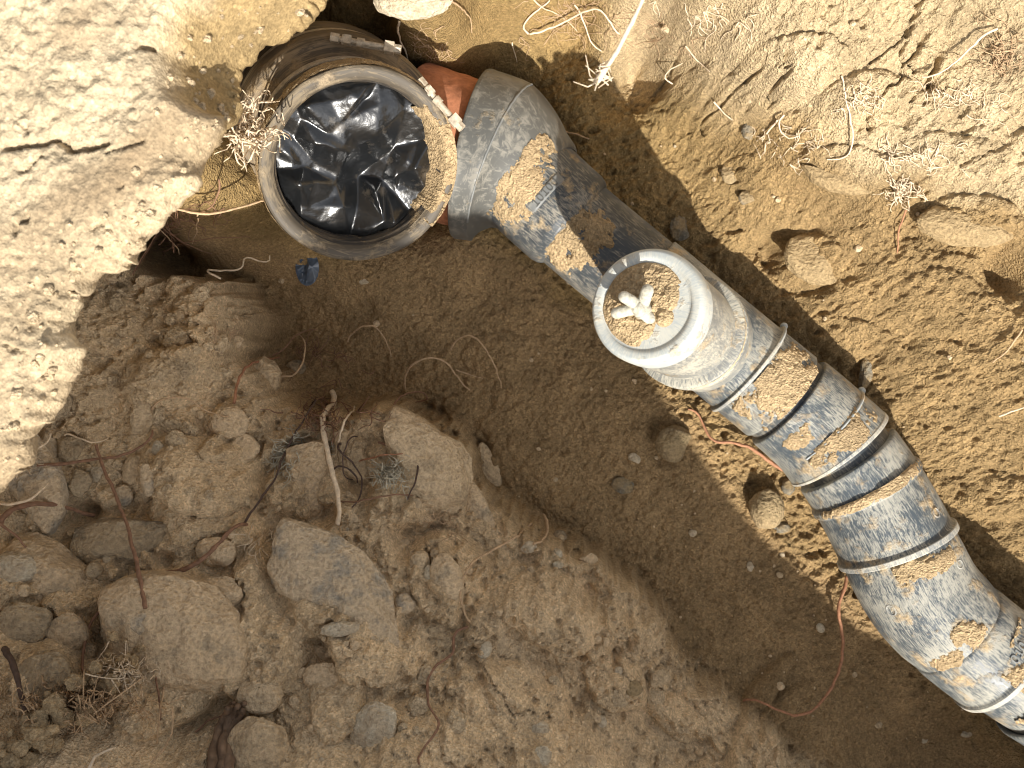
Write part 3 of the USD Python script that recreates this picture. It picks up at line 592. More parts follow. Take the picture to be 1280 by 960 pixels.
def crust_on(line, rad, s0, s1, a0, a1, thick, seed, cover=0.5, res=0.0011):
    """a lumpy cake of mud stuck on a turned surface; its ragged rim dips under the surface"""
    ns, na = int((s1 - s0) / res), int((a1 - a0) * 0.058 / res)
    S, A = np.meshgrid(np.linspace(s0, s1, ns), np.linspace(a0, a1, na), indexing='ij')
    uu, vv = (S - s0) / (s1 - s0) * 2 - 1, (A - a0) / (a1 - a0) * 2 - 1
    p3 = np.stack([S * 75, A * 4.4, np.full(S.shape, seed * 3.3)], -1)
    m_ = 1.15 - 1.15 * (np.abs(uu) ** 2.4 + np.abs(vv) ** 2.4) + 1.9 * (fbm(p3, 5, seed) * 2 - 1) - 1.3 * (1 - cover) + 1.7 * (fbm(np.stack([S * 420, A * 25, np.full(S.shape, seed * 1.3)], -1), 3, seed + 8) - .5)
    tk = np.clip(m_ * 1.6, -0.5, 1) ; tk = np.where(tk > 0, np.sqrt(np.maximum(tk, 0)), tk)
    gr = fbm(np.stack([S * 700, A * 40, np.full(S.shape, seed)], -1), 3, seed + 5)
    rr = (rad(S) if callable(rad) else rad) + .55 * thick * tk * (0.55 + 0.9 * gr) * np.where(tk > 0, 1, 0.8)
    v = line.surf(S, A, rr).reshape(-1, 3); i = np.arange(len(v)).reshape(S.shape)
    f = np.stack([i[:-1, :-1], i[1:, :-1], i[1:, 1:], i[:-1, 1:]], -1).reshape(-1, 4)
    keep = (tk > -0.45); kq = (keep[:-1, :-1] | keep[1:, 1:]).ravel()
    f = f[kq]
    u, inv = np.unique(f, return_inverse=True)
    return v[u], inv.reshape(-1, 4)
def tube(pts, r0, r1=None, seg=7, jitter=0.0, seed=0, knots=True, ds=0.004):
    pts = np.array(pts, float); r1 = r0 * 0.35 if r1 is None else r1
    d = np.r_[0, np.cumsum(np.linalg.norm(np.diff(pts, axis=0), axis=1))]
    n = max(4, int(d[-1] / ds)); q = np.linspace(0, d[-1], n)
    c = CubicSpline(d, pts)(q) if len(pts) > 3 else np.stack([np.interp(q, d, pts[:, k]) for k in range(3)], -1)
    if jitter: c = c + (np.stack([fbm(np.stack([q * 90, np.full(n, seed + .5), np.full(n, k * 5.)], -1), 3, seed + k) for k in range(3)], -1) * 2 - 1) * jitter
    t = np.gradient(c, axis=0); t /= np.maximum(np.linalg.norm(t, axis=1, keepdims=True), 1e-9)
    ref = np.array([0.31, 0.22, 0.93]); b = np.cross(t, ref); b /= np.maximum(np.linalg.norm(b, axis=1, keepdims=True), 1e-9); nn = np.cross(b, t)
    r = np.linspace(r0, r1, n) * (1 + (0.5 * (fbm(np.stack([q * 160, np.full(n, seed * 1.7), np.zeros(n)], -1), 2, seed + 9) - 0.5) if knots else 0))
    a = np.linspace(0, 2 * math.pi, seg, endpoint=False)
    v = (c[:, None] + r[:, None, None] * (b[:, None] * np.cos(a)[None, :, None] + nn[:, None] * np.sin(a)[None, :, None])).reshape(-1, 3)
    i = np.arange(n * seg).reshape(n, seg); j = np.roll(i, -1, 1)
    f = np.vstack([np.stack([i[:-1], j[:-1], j[1:]], -1).reshape(-1, 3), np.stack([i[:-1], j[1:], i[1:]], -1).reshape(-1, 3)])
    v = np.vstack([v, c[:1], c[-1:]]); a0, a1 = n * seg, n * seg + 1
    f = np.vstack([f, np.stack([np.full(seg, a0), j[0], i[0]], -1), np.stack([np.full(seg, a1), i[-1], j[-1]], -1)])
    return v, f
def join(parts):
    vs, fs, n = [], [], 0
    for p in parts:
        v, f = (p.vertices, p.faces) if hasattr(p, 'vertices') else p[:2]
        f = np.asarray(f)
        if f.shape[1] == 4: f = np.vstack([f[:, [0, 1, 2]], f[:, [0, 2, 3]]])
        vs.append(np.asarray(v)); fs.append(f + n); n += len(v)
    return np.vstack(vs), np.vstack(fs)

# ---------------------------------------------------------------- the drain pipe
dp = thing('drain_pipe', 'long scuffed dark plastic drain pipe with upright capped branch running across the trench', 'drain pipe', loc=tuple(at(960, 480, 0.01)))
PX = [(645,214,.060),(700,266,.064),(800,350,.066),(890,425,.068),(978,497,.070),(1048,562,.073),(1088,620,.077),(1122,684,.081),(1155,745,.085),(1197,788,.088),(1246,826,.090),(1330,880,.09),(1420,940,.085),(1540,1030,.07)]
L = Line([at(*p) for p in PX])
S = lambda px, py, z=.075: L.near(px, py, z)
s_sock1, s_tee0, s_tee1 = S(718, 282, .065), S(800, 350, .066), S(978, 497, .07)
s_c0, s_c1, s_c2, s_c3, s_b1, s_c4, s_end = S(984, 502, .07), S(1048, 562, .073), S(1057, 575, .073), S(1122, 684, .081), S(1195, 787, .088), S(1246, 826, .09), S(1290, 855, .09)
turn('pipe_length', dp, 'pipe_plain', L, [(S(660, 228, .06), .053), (s_tee1 + .01, .0535)], seed=1)
turn('inlet_socket', dp, 'pipe_plain', L, [(S(655, 222, .06), .060), (s_sock1 - .012, .0595), (s_sock1 - .004, .0575), (s_sock1, .0545), (s_sock1 + .001, .052)], seed=2)
turn('tee_body', dp, 'pipe_plastic', L, [(s_tee0, .052), (s_tee0 + .001, .0560), (s_tee0 + .02, .0565), (s_tee1 - .052, .0565), (s_tee1 - .051, .0595), (s_tee1 - .047, .0597), (s_tee1 - .046, .0565), (s_tee1 - .002, .0568), (s_tee1, .0525)], seed=3)
rib_c = s_c0 + .62 * (s_c1 - s_c0)
turn('coupler', dp, 'pipe_plastic', L, [(s_c0 + .002, .050), (s_c0 + .002, .0585), (s_c0 + .006, .0592), (rib_c, .0598), (s_c1 - .002, .0628), (s_c1, .0618), (s_c1, .052)], seed=4)
turn('pipe_neck', dp, 'pipe_plain', L, [(s_tee1 - .01, .0525), (s_c2 + .02, .0525)], seed=5)
rib2 = s_c2 + .36 * (s_c3 - s_c2)
turn('bend_socket', dp, 'pipe_plastic', L, [(s_c2, .051), (s_c2, .0595), (s_c2 + .004, .0600), (rib2 - .008, .0604), (rib2 - .006, .0632), (rib2 + .001, .0634), (rib2 + .003, .0608), (s_c3 - .008, .0622), (s_c3 - .006, .0655), (s_c3, .0657), (s_c3 + .001, .060)], seed=6)
turn('bend', dp, 'pipe_plastic', L, [(s_c3 - .01, .0590), (s_c3 + .004, .0612), (s_c3 + .02, .0622), (s_b1 - .02, .0618), (s_b1 - .006, .0600), (s_b1 - .001, .0592), (s_b1, .054)], seed=7)
turn('end_socket', dp, 'pipe_plastic', L, [(s_b1 - .01, .054), (s_b1 - .001, .0605), (s_b1 + .006, .0612), (s_c4 - .008, .0608), (s_c4 - .006, .0632), (s_c4 - .001, .0632), (s_c4, .057), (s_c4, .0535)], seed=8)
turn('outlet_pipe', dp, 'pipe_plastic', L, [(s_c4 - .02, .0545), (L.len, .0545)], seed=9)
turn('outlet_coupler', dp, 'pipe_plastic', L, [(s_end + .004, .0555), (s_end, .0590), (s_end + .003, .0615), (s_end + .09, .0610), (s_end + .09, .054)], seed=10)
for sc, rr, w_ in ((s_c3 - .003, .0659, .0032), (s_c4 - .0032, .0634, .0025), (s_c1 - .002, .0629, .0022), (s_tee1 - .049, .0598, .0018)):
    turn('scuffed_rim', dp, 'scuffed_edge', L, [(sc - w_, rr - .003), (sc - w_, rr + .0002), (sc + w_, rr + .0003), (sc + w_, rr - .003)], seed=int(sc * 1000), e=.0005)
# clamp-like lug on coupler and small moulded marks
def on_line(s, a, r): return L.surf(np.array([s]), np.array([a]), np.array([r]))[0]
for nm, sc, rr, a0, a1 in (('tee_rib', s_tee1 - .049, .0597, -1.55, -.6), ('coupler_rib', rib_c, .0602, -1.5, .75)):
    a = np.linspace(a0, a1, 24)
    v, f = tube(L.surf(np.full(24, sc), a, np.full(24, rr)), .0019, .0012, knots=False)
    p = on_line(sc, a0 + .06, rr + .0015); k = trimesh.creation.icosphere(2, 0.0042); k.apply_translation(p)
    v, f = join([(v, f), k]); obj(nm, (v, f), 'cap_plastic', dp)
for (px, py) in ((1108, 768), (1194, 706), (1172, 640)):
    s0 = S(px, py, .13); p, n, b, t = L.frame(np.array(s0)); tgt = at(px, py, .13)
    a0 = math.atan2(np.dot(tgt - p, b), np.dot(tgt - p, n)); a0 = float(np.clip(a0, -1.2, 1.2))
    th = np.linspace(0, 2 * math.pi, 25)
    v, f = tube(L.surf(s0 + .0046 * np.cos(th), a0 + .0046 / .062 * np.sin(th), np.full(25, .0618)), .0009, .0009, knots=False, ds=.0015)
    obj('moulded_ring', (v, f), 'scuffed_edge', dp)
def lettering(text, s0, a0, hgt, r, m, flip=1):
    t = meshkit.text_mesh(text, hgt, 0.0012); v = t.vertices.copy(); w = v[:, 0].max()
    vv = L.surf(s0 - flip * v[:, 1], a0 - flip * (v[:, 0] - w / 2) / r, r + v[:, 2] - 0.0003)
    return obj('moulded_lettering', (vv, t.faces), m, dp, smooth=False)
s_l = S(672, 252, .12)
S_, A_ = np.meshgrid(np.linspace(s_l - .006, s_l + .006, 10), np.linspace(-.35, .50, 20), indexing='ij')
edge_ = np.minimum(1 - np.abs(np.linspace(-1, 1, 10))[:, None] ** 6, 1 - np.abs(np.linspace(-1, 1, 20))[None, :] ** 10)
pv = L.surf(S_, A_, .0588 + .0022 * np.sqrt(np.maximum(edge_, 0))).reshape(-1, 3); ii = np.arange(200).reshape(10, 20)
obj('moulded_plate', (pv, np.stack([ii[:-1, :-1], ii[1:, :-1], ii[1:, 1:], ii[:-1, 1:]], -1).reshape(-1, 4)[:, ::-1]), 'riser_plastic', dp)
lettering('10100', s_l + .004, .10, .008, .0610, 'bell_plastic')
lettering('010', S(1268, 800, .14) + .01, -.25, .009, .0612, 'scuffed_edge')

# branch: riser and end cap
cap_c, ring_c = at(808, 382, .270), at(861, 415, .142)
ax = (cap_c - ring_c) / np.linalg.norm(cap_c - ring_c)
RL = Line([ring_c - ax * .085, cap_c], 60); rl = RL.len; r0 = .085
turn('branch_socket', dp, 'riser_plastic', RL, [(0, .0545), (r0 - .014, .0555), (r0 - .012, .0590), (r0 - .003, .0594), (r0 - .001, .0560), (r0 + .004, .0556), (r0 + .005, .0588), (r0 + .010, .0590), (r0 + .012, .0540), (r0 + .013, .050)], seed=11)
turn('riser', dp, 'riser_plastic', RL, [(.03, .0500), (rl - .024, .0505)], seed=12)
ring_mud = crust_on(RL, .0558, r0 - .006, r0 + .010, -3.1, 3.1, .0038, 4, 1.45)
obj('mud_ring', ring_mud, 'mud_pale', dp)
cap = turn('end_cap', dp, 'cap_plastic', RL, [(rl - .030, .0500), (rl - .029, .0522), (rl - .012, .0524), (rl - .003, .0520), (rl + .002, .0495), (rl + .0028, .0460), (rl + .0022, .0415), (rl + .0002, .0400), (rl + .0002, .0360), (rl + .0002, .0005)], seed=13, e=.0012)
# mud caked on the cap's face
n_ = 150
gu, gv = np.meshgrid(np.linspace(-.046, .046, n_), np.linspace(-.046, .046, n_), indexing='ij')
fc, fn, fb, ft = RL.frame(np.array(rl + .0002))
# local axes of the face that follow the picture's right and up
ex = np.array([1.0, 0, 0]) - ax * ax[0]; ex /= np.linalg.norm(ex); ey = np.cross(ax, ex)
rr_ = np.hypot(gu, gv); pp = np.stack([gu * 55, gv * 55, np.full(gu.shape, 2.2)], -1)
cov = 0.55 - (gu * 25 - gv * 18) + 1.3 * (fbm(pp, 4, 17) * 2 - 1) - sstep(.036, .043, rr_) * 3.0
cov = np.maximum(cov, 0.9 * np.exp(-((gu - .016) ** 2 + (gv + .012) ** 2) / .000055) * 2 - .5)
tk = np.where(cov > 0, np.sqrt(np.clip(cov, 0, 1)), np.clip(cov, -.5, 0))
hgt = (.0012 + .0058 * sstep(.041, .022, np.hypot(gu + .002, gv - .002))) * tk * (0.6 + 0.8 * fbm(np.stack([gu * 260, gv * 260, gu * 0], -1), 4, 23))
mv = (fc + gu[..., None] * ex + gv[..., None] * ey + hgt[..., None] * ax).reshape(-1, 3); ii = np.arange(n_ * n_).reshape(n_, n_)
mf = np.stack([ii[:-1, :-1], ii[1:, :-1], ii[1:, 1:], ii[:-1, 1:]], -1).reshape(-1, 4)[((tk > -.4)[:-1, :-1] & (rr_ < .044)[:-1, :-1]).ravel()]
u_, inv_ = np.unique(mf, return_inverse=True)
obj('mud_cake', (mv[u_], inv_.reshape(-1, 4)), 'mud', cap)
def local(u, v, w): return fc + u * ex + v * ey + w * ax
def capsule(a, b, r1, r2):
    import manifold3d as m3
    def sp(c, r): return m3.Manifold.sphere(r, 24).translate(list(map(float, c)))
    m_ = m3.Manifold.batch_hull([sp(a, r1), sp(b, r2)]).to_mesh()
    return np.array(m_.vert_properties[:, :3]), np.array(m_.tri_verts)
nut = join([capsule(local(-.002, -.005, .0), local(-.002, -.005, .015), .0090, .0072), capsule(local(-.003, -.002, .010), local(-.009, .002, .034), .0058, .0050),
            capsule(local(-.003, -.003, .010), local(-.020, -.009, .022), .0056, .0050), capsule(local(.000, -.001, .010), local(.010, .007, .028), .0058, .0052), capsule(local(.003, -.012, .002), local(-.002, -.006, .008), .006, .005)])
nut = (nut[0] + .0012 * np.stack([fbm(nut[0] * 160 + k_ * 9, 3, k_) - .5 for k_ in range(3)], -1), nut[1])
obj('wing_nut', nut, 'white_nut', cap)
# cakes of mud on the pipework
for (sa, sb, a0, a1, th, sd_, cv, rad) in [(S(700,268,.065), S(760,318,.066), -.5, 1.2, .006, 31, .75, .0535), (S(640,210,.06), S(690,258,.06), -.4, 1.3, .003, 32, .7, .0595), (s_tee1 - .045, s_tee1 + .003, -1.0, 1.0, .0045, 33, .75, .0568),
        (rib_c - .004, s_c1, -.8, .75, .004, 34, .85, .0606), (rib_c - .035, rib_c - .012, .2, .9, .003, 35, .6, .0596), (rib2 - .010, rib2 + .002, -1.3, 1.3, .0035, 36, 1.0, .0628), (s_c3, s_c3 + .026, -.55, .55, .004, 37, .85, .0618),
        (s_b1 - .032, s_b1 - .002, -.25, .35, .005, 38, .8, .0612), (s_b1 - .02, s_b1 + .002, .3, 1.0, .0035, 39, .8, .060), (s_c4 - .035, s_c4 + .05, -1.3, .25, .005, 40, .85, .0605), (s_end - .03, s_end + .03, -1.2, .9, .004, 41, .6, .058)]:
    obj('mud_patch', crust_on(L, rad, sa, sb, a0, a1, th, sd_, cv), 'mud', dp)

# the wide adaptor that takes the pipe to the clay drain
BL = Line([at(560, 186, .045), at(589, 194, .048), at(632, 207, .052), at(668, 232, .058), at(700, 266, .064)])
bs0, bs2, bs3, bs4 = BL.near(589, 194, .048), BL.near(630, 206, .052), BL.near(650, 219, .055), BL.near(672, 236, .06)
turn('bell_adaptor', dp, 'bell_plastic', BL, [(bs0 + .004, .084), (bs0, .0935), (bs0 + .004, .0955), (bs0 + .008, .0945), (bs2 - .004, .0925), (bs2, .0905), (bs3, .0745), (bs3 + .012, .0660), (bs4, .0615), (bs4 + .001, .058)], seed=14, e=.003, seg=120)
sa_ = np.linspace(-1.2, 1.1, 40)
obj('mould_seam', tube(BL.surf(np.full(40, bs2 - .001), sa_, np.full(40, .0912) + .0004 * np.sin(sa_ * 37)), .0013, .0011), 'riser_plastic', dp)
obj('mud_patch', crust_on(BL, lambda s_: np.interp(s_, [bs3, bs4], [.0735, .0615]), bs3 + .006, bs4 + .01, -.6, 1.2, .003, 43, .62), 'mud', dp)

# ---------------------------------------------------------------- clay stub, coupling, bag
cl = turned(BL, [(bs0 - .075, .070), (bs0 - .075, .082), (bs0 + .012, .082), (bs0 + .012, .070)], seed=15, wob=.0015)
single('clay_pipe', cl[:2], 'terracotta', 'broken red clay pipe stub between the rubber coupling and the wide adaptor', 'clay pipe')
front, back = at(452, 211, .205), at(413, 157, .085)
CL = Line([back, front], 60); cl_len = CL.len
ct = thing('pipe_coupling', 'big round open rubber coupling with steel bands, muddy, packed with black plastic', 'coupling', loc=tuple(back))
e_ = cl_len
turn('sleeve', ct, 'rubber', CL, [(-.06, .094), (-.02, .1035), (.000, .1055), (.022, .1050), (.026, .1030), (.034, .1030), (.038, .1060), (.066, .1064), (.074, .1040), (.077, .0960), (.084, .0880)], seed=16, wob=.0012, e=.002)
turn('neck', ct, 'inner_rubber', CL, [(.06, .0880), (.118, .0880)], seed=17)
rim = turn('rim', ct, 'rim_rubber', CL, [(.108, .0870), (.110, .0920), (.128, .0925), (e_ - .003, .0950), (e_, .0942), (e_ + .001, .0900), (e_ - .001, .0835), (e_ - .006, .0805)], seed=18, wob=.0009, e=.0012)
inn = [(e_ - .006, .0805)]
for k in range(5): inn += [(e_ - .010 - k * .007, .0795 - k * .0004), (e_ - .012 - k * .007, .0780 - k * .0004), (e_ - .0155 - k * .007, .0780 - k * .0004), (e_ - .0165 - k * .007, .0795 - k * .0004)]
inn += [(.02, .075)]
turn('inner_wall', ct, 'inner_rubber', CL, inn, seed=19, e=.0006)
obj('mud_patch', crust_on(CL, lambda s_: np.full(np.shape(s_), .0960), e_ - .028, e_ + .001, -3.1, 3.1, .0015, 51, .25), 'mud', ct)
def face_mud(a0, a1, seed):
    A, Rr = np.meshgrid(np.linspace(a0, a1, 260), np.linspace(.066, .0955, 44), indexing='ij')
    w_ = (A - a0) / (a1 - a0) * 2 - 1
    m_ = 0.70 - np.abs(w_) ** 2 * .9 + 1.7 * (fbm(np.stack([np.cos(A) * 9, np.sin(A) * 9, Rr * 100], -1), 5, seed) * 2 - 1) - sstep(.084, .0958, Rr) * .25 - sstep(.076, .068, Rr) * 1.2
    t_ = np.where(m_ > 0, np.sqrt(np.clip(m_, 0, 1)), np.clip(m_, -.5, 0)) * (0.3 + 0.9 * fbm(np.stack([A * 45, Rr * 500, A * 0 + seed], -1), 3, seed))
    s_ = np.interp(Rr, [.066, .0795, .0810, .084, .0955], [e_ - .045, e_ - .010, e_ - .005, e_, e_ + .0005])
    v = CL.surf(s_ + .005 * t_, A, Rr - .0018 * t_).reshape(-1, 3); i = np.arange(len(v)).reshape(A.shape)
    return v, np.stack([i[:-1, :-1], i[:-1, 1:], i[1:, 1:], i[1:, :-1]], -1).reshape(-1, 4)
fx = lambda px, py: (lambda d, nb: math.atan2(np.dot(d, nb[1]), np.dot(d, nb[0])))(at(px, py, .2) - CL.frame(np.array(e_))[0], (CL.frame(np.array(e_))[1], CL.frame(np.array(e_))[2]))
aR = fx(570, 215)
obj('mud_smear', face_mud(aR - .75, aR + .75, 52), 'mud', ct)
# steel bands with their bolts
def band(sc, r, w): return turned(CL, [(sc - w, r - .001), (sc - w, r + .0012), (sc + w, r + .0012), (sc + w, r - .001)], e=.0003)[:2]
def cyl(a, b, r, seg=20):
    m_ = trimesh.creation.cylinder(r, segment=[np.array(a), np.array(b)], sections=seg); return np.array(m_.vertices), np.array(m_.faces)
def box_on(c, ax1, ax2, ax3, sz):
    b_ = trimesh.creation.box((1, 1, 1)); R_ = np.column_stack([ax1 * sz[0], ax2 * sz[1], ax3 * sz[2]]); return b_.vertices @ R_.T + c, b_.faces
for (p0, p1, sc, r, zz) in (((416, 47), (500, 62), .030, .1033, .203), ((526, 102), (577, 160), .090, .0885, .215)):
    bnd = obj('clamp_band', band(sc, r, .0065 if r > .1 else .005), 'clamp_steel', ct)
    a, b = at(*p0, zz), at(*p1, zz - .004); d = b - a; ln = np.linalg.norm(d); d /= ln; up = np.cross(d, [0, 0, 1.0]); up /= np.linalg.norm(up); w = np.cross(up, d)
    obj('bolt', join([cyl(a, a + d * ln, .0026), cyl(a - d * .002, a + d * .006, .0046, 6), cyl(a + d * ln * .36, a + d * ln * .47, .0042), cyl(b - d * .010, b + d * .001, .0044, 6), cyl(a + d * ln * .14, a + d * ln * .18, .0048)]), 'clamp_steel', ct, smooth=30)
    obj('lug', join([box_on(a + d * ln * .22, d, up, w, (.007, .008, .008)), box_on(a + d * ln * .84, d, up, w, (.009, .010, .009)), box_on(a + d * ln * .60 - w * .004, d, up, w, (ln * .75, .006, .002))]), 'clamp_steel', ct, smooth=False)

# crumpled black bag: creased facets
rgb = np.random.default_rng(12)
def crumple(rad, n1, n2, amp, seed):
    rg = np.random.default_rng(seed)
    a = np.linspace(0, 2 * math.pi, 36, endpoint=False)
    rim_ = np.stack([np.cos(a), np.sin(a)], 1) * rad
    r1 = rg.uniform(-1, 1, (n1 * 3, 2)) * rad; r1 = r1[np.hypot(*r1.T) < rad * .94][:n1]
    p1 = np.vstack([rim_, r1]); h1 = np.r_[rg.uniform(-.2, .2, len(rim_)), rg.uniform(-1, 1, len(r1))] * amp
    from scipy.interpolate import LinearNDInterpolator
    i1 = LinearNDInterpolator(p1, h1)
    r2 = rg.uniform(-1, 1, (n2 * 3, 2)) * rad; r2 = r2[np.hypot(*r2.T) < rad * .93][:n2]
    p2_ = np.vstack([rim_, r2]); h2 = np.r_[np.zeros(len(rim_)), rg.uniform(-1, 1, len(r2))] * amp * .38
    i2 = LinearNDInterpolator(p2_, h2)
    n = 110; g = np.linspace(-rad, rad, n); gu, gv = np.meshgrid(g, g, indexing='ij'); m_ = np.hypot(gu, gv) < rad * .985
    hh = np.nan_to_num(i1(gu, gv)) + np.nan_to_num(i2(gu, gv)); hh = gaussian_filter(hh, .7)
    hh += .0012 * (fbm(np.stack([gu * 70, gv * 70, gu * 0 + seed], -1), 3, seed) - .5)
    return gu, gv, hh, m_
gu, gv, hh, m_ = crumple(.0795, 13, 34, .021, 6)
bc, bn, bb, bt = CL.frame(np.array(e_ - .025))
bex = np.array([1.0, 0, 0]) - bt * bt[0]; bex /= np.linalg.norm(bex); bey = np.cross(bt, bex)
hh = hh - .020 * np.exp(-((gu - .004) ** 2 + (gv - .0) ** 2) / .0006)
bv = (bc + gu[..., None] * bex + gv[..., None] * bey + hh[..., None] * bt).reshape(-1, 3); ii = np.arange(bv.shape[0]).reshape(gu.shape)
bf = np.stack([ii[:-1, :-1], ii[1:, :-1], ii[1:, 1:], ii[:-1, 1:]], -1).reshape(-1, 4)[(m_[:-1, :-1] & m_[1:, 1:] & m_[1:, :-1] & m_[:-1, 1:]).ravel()]
u_, inv_ = np.unique(bf, return_inverse=True)
single('plastic_bag', (bv[u_], inv_.reshape(-1, 4)), 'bag_film', 'crumpled glossy black plastic bag stuffed into the open rubber coupling', 'plastic bag', smooth=True)
gu, gv, hh, m_ = crumple(.017, 14, 20, .007, 9)
c_ = on(384, 335, .014)
sv = (c_ + gu[..., None] * .8 * np.array([1.0, -.2, 0]) + gv[..., None] * 1.15 * np.array([.15, 1.0, .3]) + hh[..., None] * np.array([0, 0, 1.0])).reshape(-1, 3)
ii = np.arange(sv.shape[0]).reshape(gu.shape); bf = np.stack([ii[:-1, :-1], ii[1:, :-1], ii[1:, 1:], ii[:-1, 1:]], -1).reshape(-1, 4)[(m_[:-1, :-1] & m_[1:, 1:]).ravel()]
u_, inv_ = np.unique(bf, return_inverse=True)
single('plastic_scrap', (sv[u_], inv_.reshape(-1, 4)), 'scrap_film', 'small crumpled blue-black plastic scrap poking out under the rubber coupling', 'plastic scrap')

# ---------------------------------------------------------------- stones
ICO = {k: trimesh.creation.icosphere(k) for k in (2, 3, 4, 5)}
def stone_mesh(rx, ry, rz, deg, seed, cuts=4, sub=4, lump=0.2, fine_=0.035):
    rg = np.random.default_rng(seed); s = ICO[sub]; v = s.vertices.copy()
    for _ in range(cuts):
        n = rg.normal(size=3); n /= np.linalg.norm(n); d = rg.uniform(.62, .88)
        ex_ = np.maximum(v @ n - d, 0); v = v - ex_[:, None] * n * .92
    v *= (1 + lump * (fbm(v * 1.5 + seed * 5.1, 3, seed) * 2 - 1) + fine_ * (fbm(v * 9 + seed, 4, seed + 1) * 2 - 1))[:, None]
    v *= [rx, ry, rz]; a = math.radians(-deg); c, s_ = math.cos(a), math.sin(a)
    v = np.column_stack([v[:, 0] * c - v[:, 1] * s_, v[:, 0] * s_ + v[:, 1] * c, v[:, 2]])
    return v, s.faces
# px, py, half width, half height (pixels), turn, material, cuts, height ratio, sunk, label
def outlined(poly, rz, seed, c, k):
    """a stone whose plan is an outline of pixels: bulging, creased, worn"""
    pg = np.array([((x - c[0]) * k, (c[1] - y) * k) for x, y in poly])
    th = np.linspace(-math.pi, math.pi, 181); pol = Polygon(pg).buffer(.004).buffer(-.004)
    rad_ = []
    for t in th:
        hit = shapely.LineString([(0, 0), (math.cos(t) * .5, math.sin(t) * .5)]).intersection(pol.exterior)
        q_ = np.array([g.coords[0] for g in getattr(hit, 'geoms', [hit])]); rad_.append(np.hypot(*q_.T).max())
    s_ = ICO[5]; v = s_.vertices.copy(); rg = np.random.default_rng(seed)
    for _ in range(9):
        n = rg.normal(size=3); n[2] = abs(n[2]) + .25; n /= np.linalg.norm(n); d = rg.uniform(.60, .88)
        v = v - np.maximum(v @ n - d, 0)[:, None] * n * .93
    rho = np.clip(np.hypot(v[:, 0], v[:, 1]), 0, 1); t = np.arctan2(v[:, 1], v[:, 0]); R_ = np.interp(t, th, rad_)
    zz = np.sign(v[:, 2]) * np.abs(v[:, 2]) ** .75
    w = np.column_stack([np.cos(t) * R_ * rho, np.sin(t) * R_ * rho, zz * rz])
    q_ = w / .05
    f1 = fbm(q_ * 1.2 + seed, 4, seed) * 2 - 1; f2 = -np.abs(fbm(q_ * 3 + seed, 4, seed + 1) * 2 - 1); f3_ = fbm(q_ * 12 + seed, 3, seed + 2) * 2 - 1
    w[:, 2] += rz * (.22 * f1 + .22 * f2) + .0012 * f3_
    w[:, :2] *= (1 + .05 * f1 + .03 * f2 + .02 * f3_)[:, None]
    return w, s_.faces
for i, (px, py, hw, hh_, deg, m_, cuts, zr, sunk, label) in enumerate(STONES):
    p = on(px, py, 0.0)
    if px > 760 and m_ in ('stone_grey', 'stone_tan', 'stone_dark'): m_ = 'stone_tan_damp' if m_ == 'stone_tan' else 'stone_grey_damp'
    k = (CAM_Z - p[2]) / FOC; rx, ry = hw * k, hh_ * k; rz = zr * min(rx, ry)
    if min(hw, hh_) < 6: rz = max(rz, .003)
    p = at(px, py, p[2] - sunk * rz + 0.25 * rz)
    ol = [o for k_, o in OUTLINE.items() if label.startswith(k_)]
    if ol:
        cpx = np.array(ol[0], float).mean(0); pc = on(*cpx); p = np.array([pc[0], pc[1], pc[2] - (sunk - .05) * rz]); p[:2] = at(*cpx, p[2] + rz * .3)[:2]
        v, f = outlined(ol[0], rz, 300 + i, cpx, (CAM_Z - p[2] - rz * .3) / FOC)
    else: v, f = stone_mesh(rx * 1.04, ry * 1.04, rz, deg, 100 + i, cuts, 5 if hw > 28 else 4 if hw > 14 else 3 if hw > 7 else 2, .2)
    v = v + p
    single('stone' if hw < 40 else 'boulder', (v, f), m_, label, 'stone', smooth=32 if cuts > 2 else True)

rgk = np.random.default_rng(44); nk = 0
while nk < 64:
    px, py = rgk.uniform(60, 900), rgk.uniform(340, 955); p = on(px, py)
    ix, iy = np.searchsorted(xs, p[0]), np.searchsorted(ys, p[1])
    if bank_w[ix, iy] < .9 or min((px - t[0]) ** 2 / (t[2] + 8) ** 2 + (py - t[1]) ** 2 / (t[3] + 8) ** 2 for t in STONES) < 1 or rgk.random() > sstep(-.2, .3, big_g0[ix, iy]): continue
    r = .0045 + .0075 * rgk.random() ** 1.6
    v, f = stone_mesh(r * rgk.uniform(.9, 1.4), r, r * rgk.uniform(.6, .9), rgk.uniform(0, 180), 900 + nk, 5, 4, .45, .10)
    near_s = min(STONES, key=lambda t: math.hypot((px - t[0]), (py - t[1])) - .5 * (t[2] + t[3])); words = near_s[-1].split(); end = next((q_ for q_, w_ in enumerate(words) if w_ in ('stone', 'boulder', 'pebble', 'cobble', 'slab', 'chip', 'wedge', 'flake')), 5)
    dx_, dy_ = px - near_s[0], py - near_s[1]; side = ('above' if dy_ < 0 else 'below') if abs(dy_) > abs(dx_) else ('to the right of' if dx_ > 0 else 'to the left of')
    far_ = math.hypot(dx_, dy_) > 1.6 * max(near_s[2], near_s[3]) + 10
    single('soil_clod', (v + p + [0, 0, r * .12], f), 'clod_soil', f"{'tiny' if r < .006 else 'small' if r < .0085 else 'larger'} crumbly soil clod {'some way' if far_ else 'just'} {side} the {' '.join(words[:end + 1])}", 'soil clod', 'small soil clods on the shaded bank', smooth=40)
    nk += 1
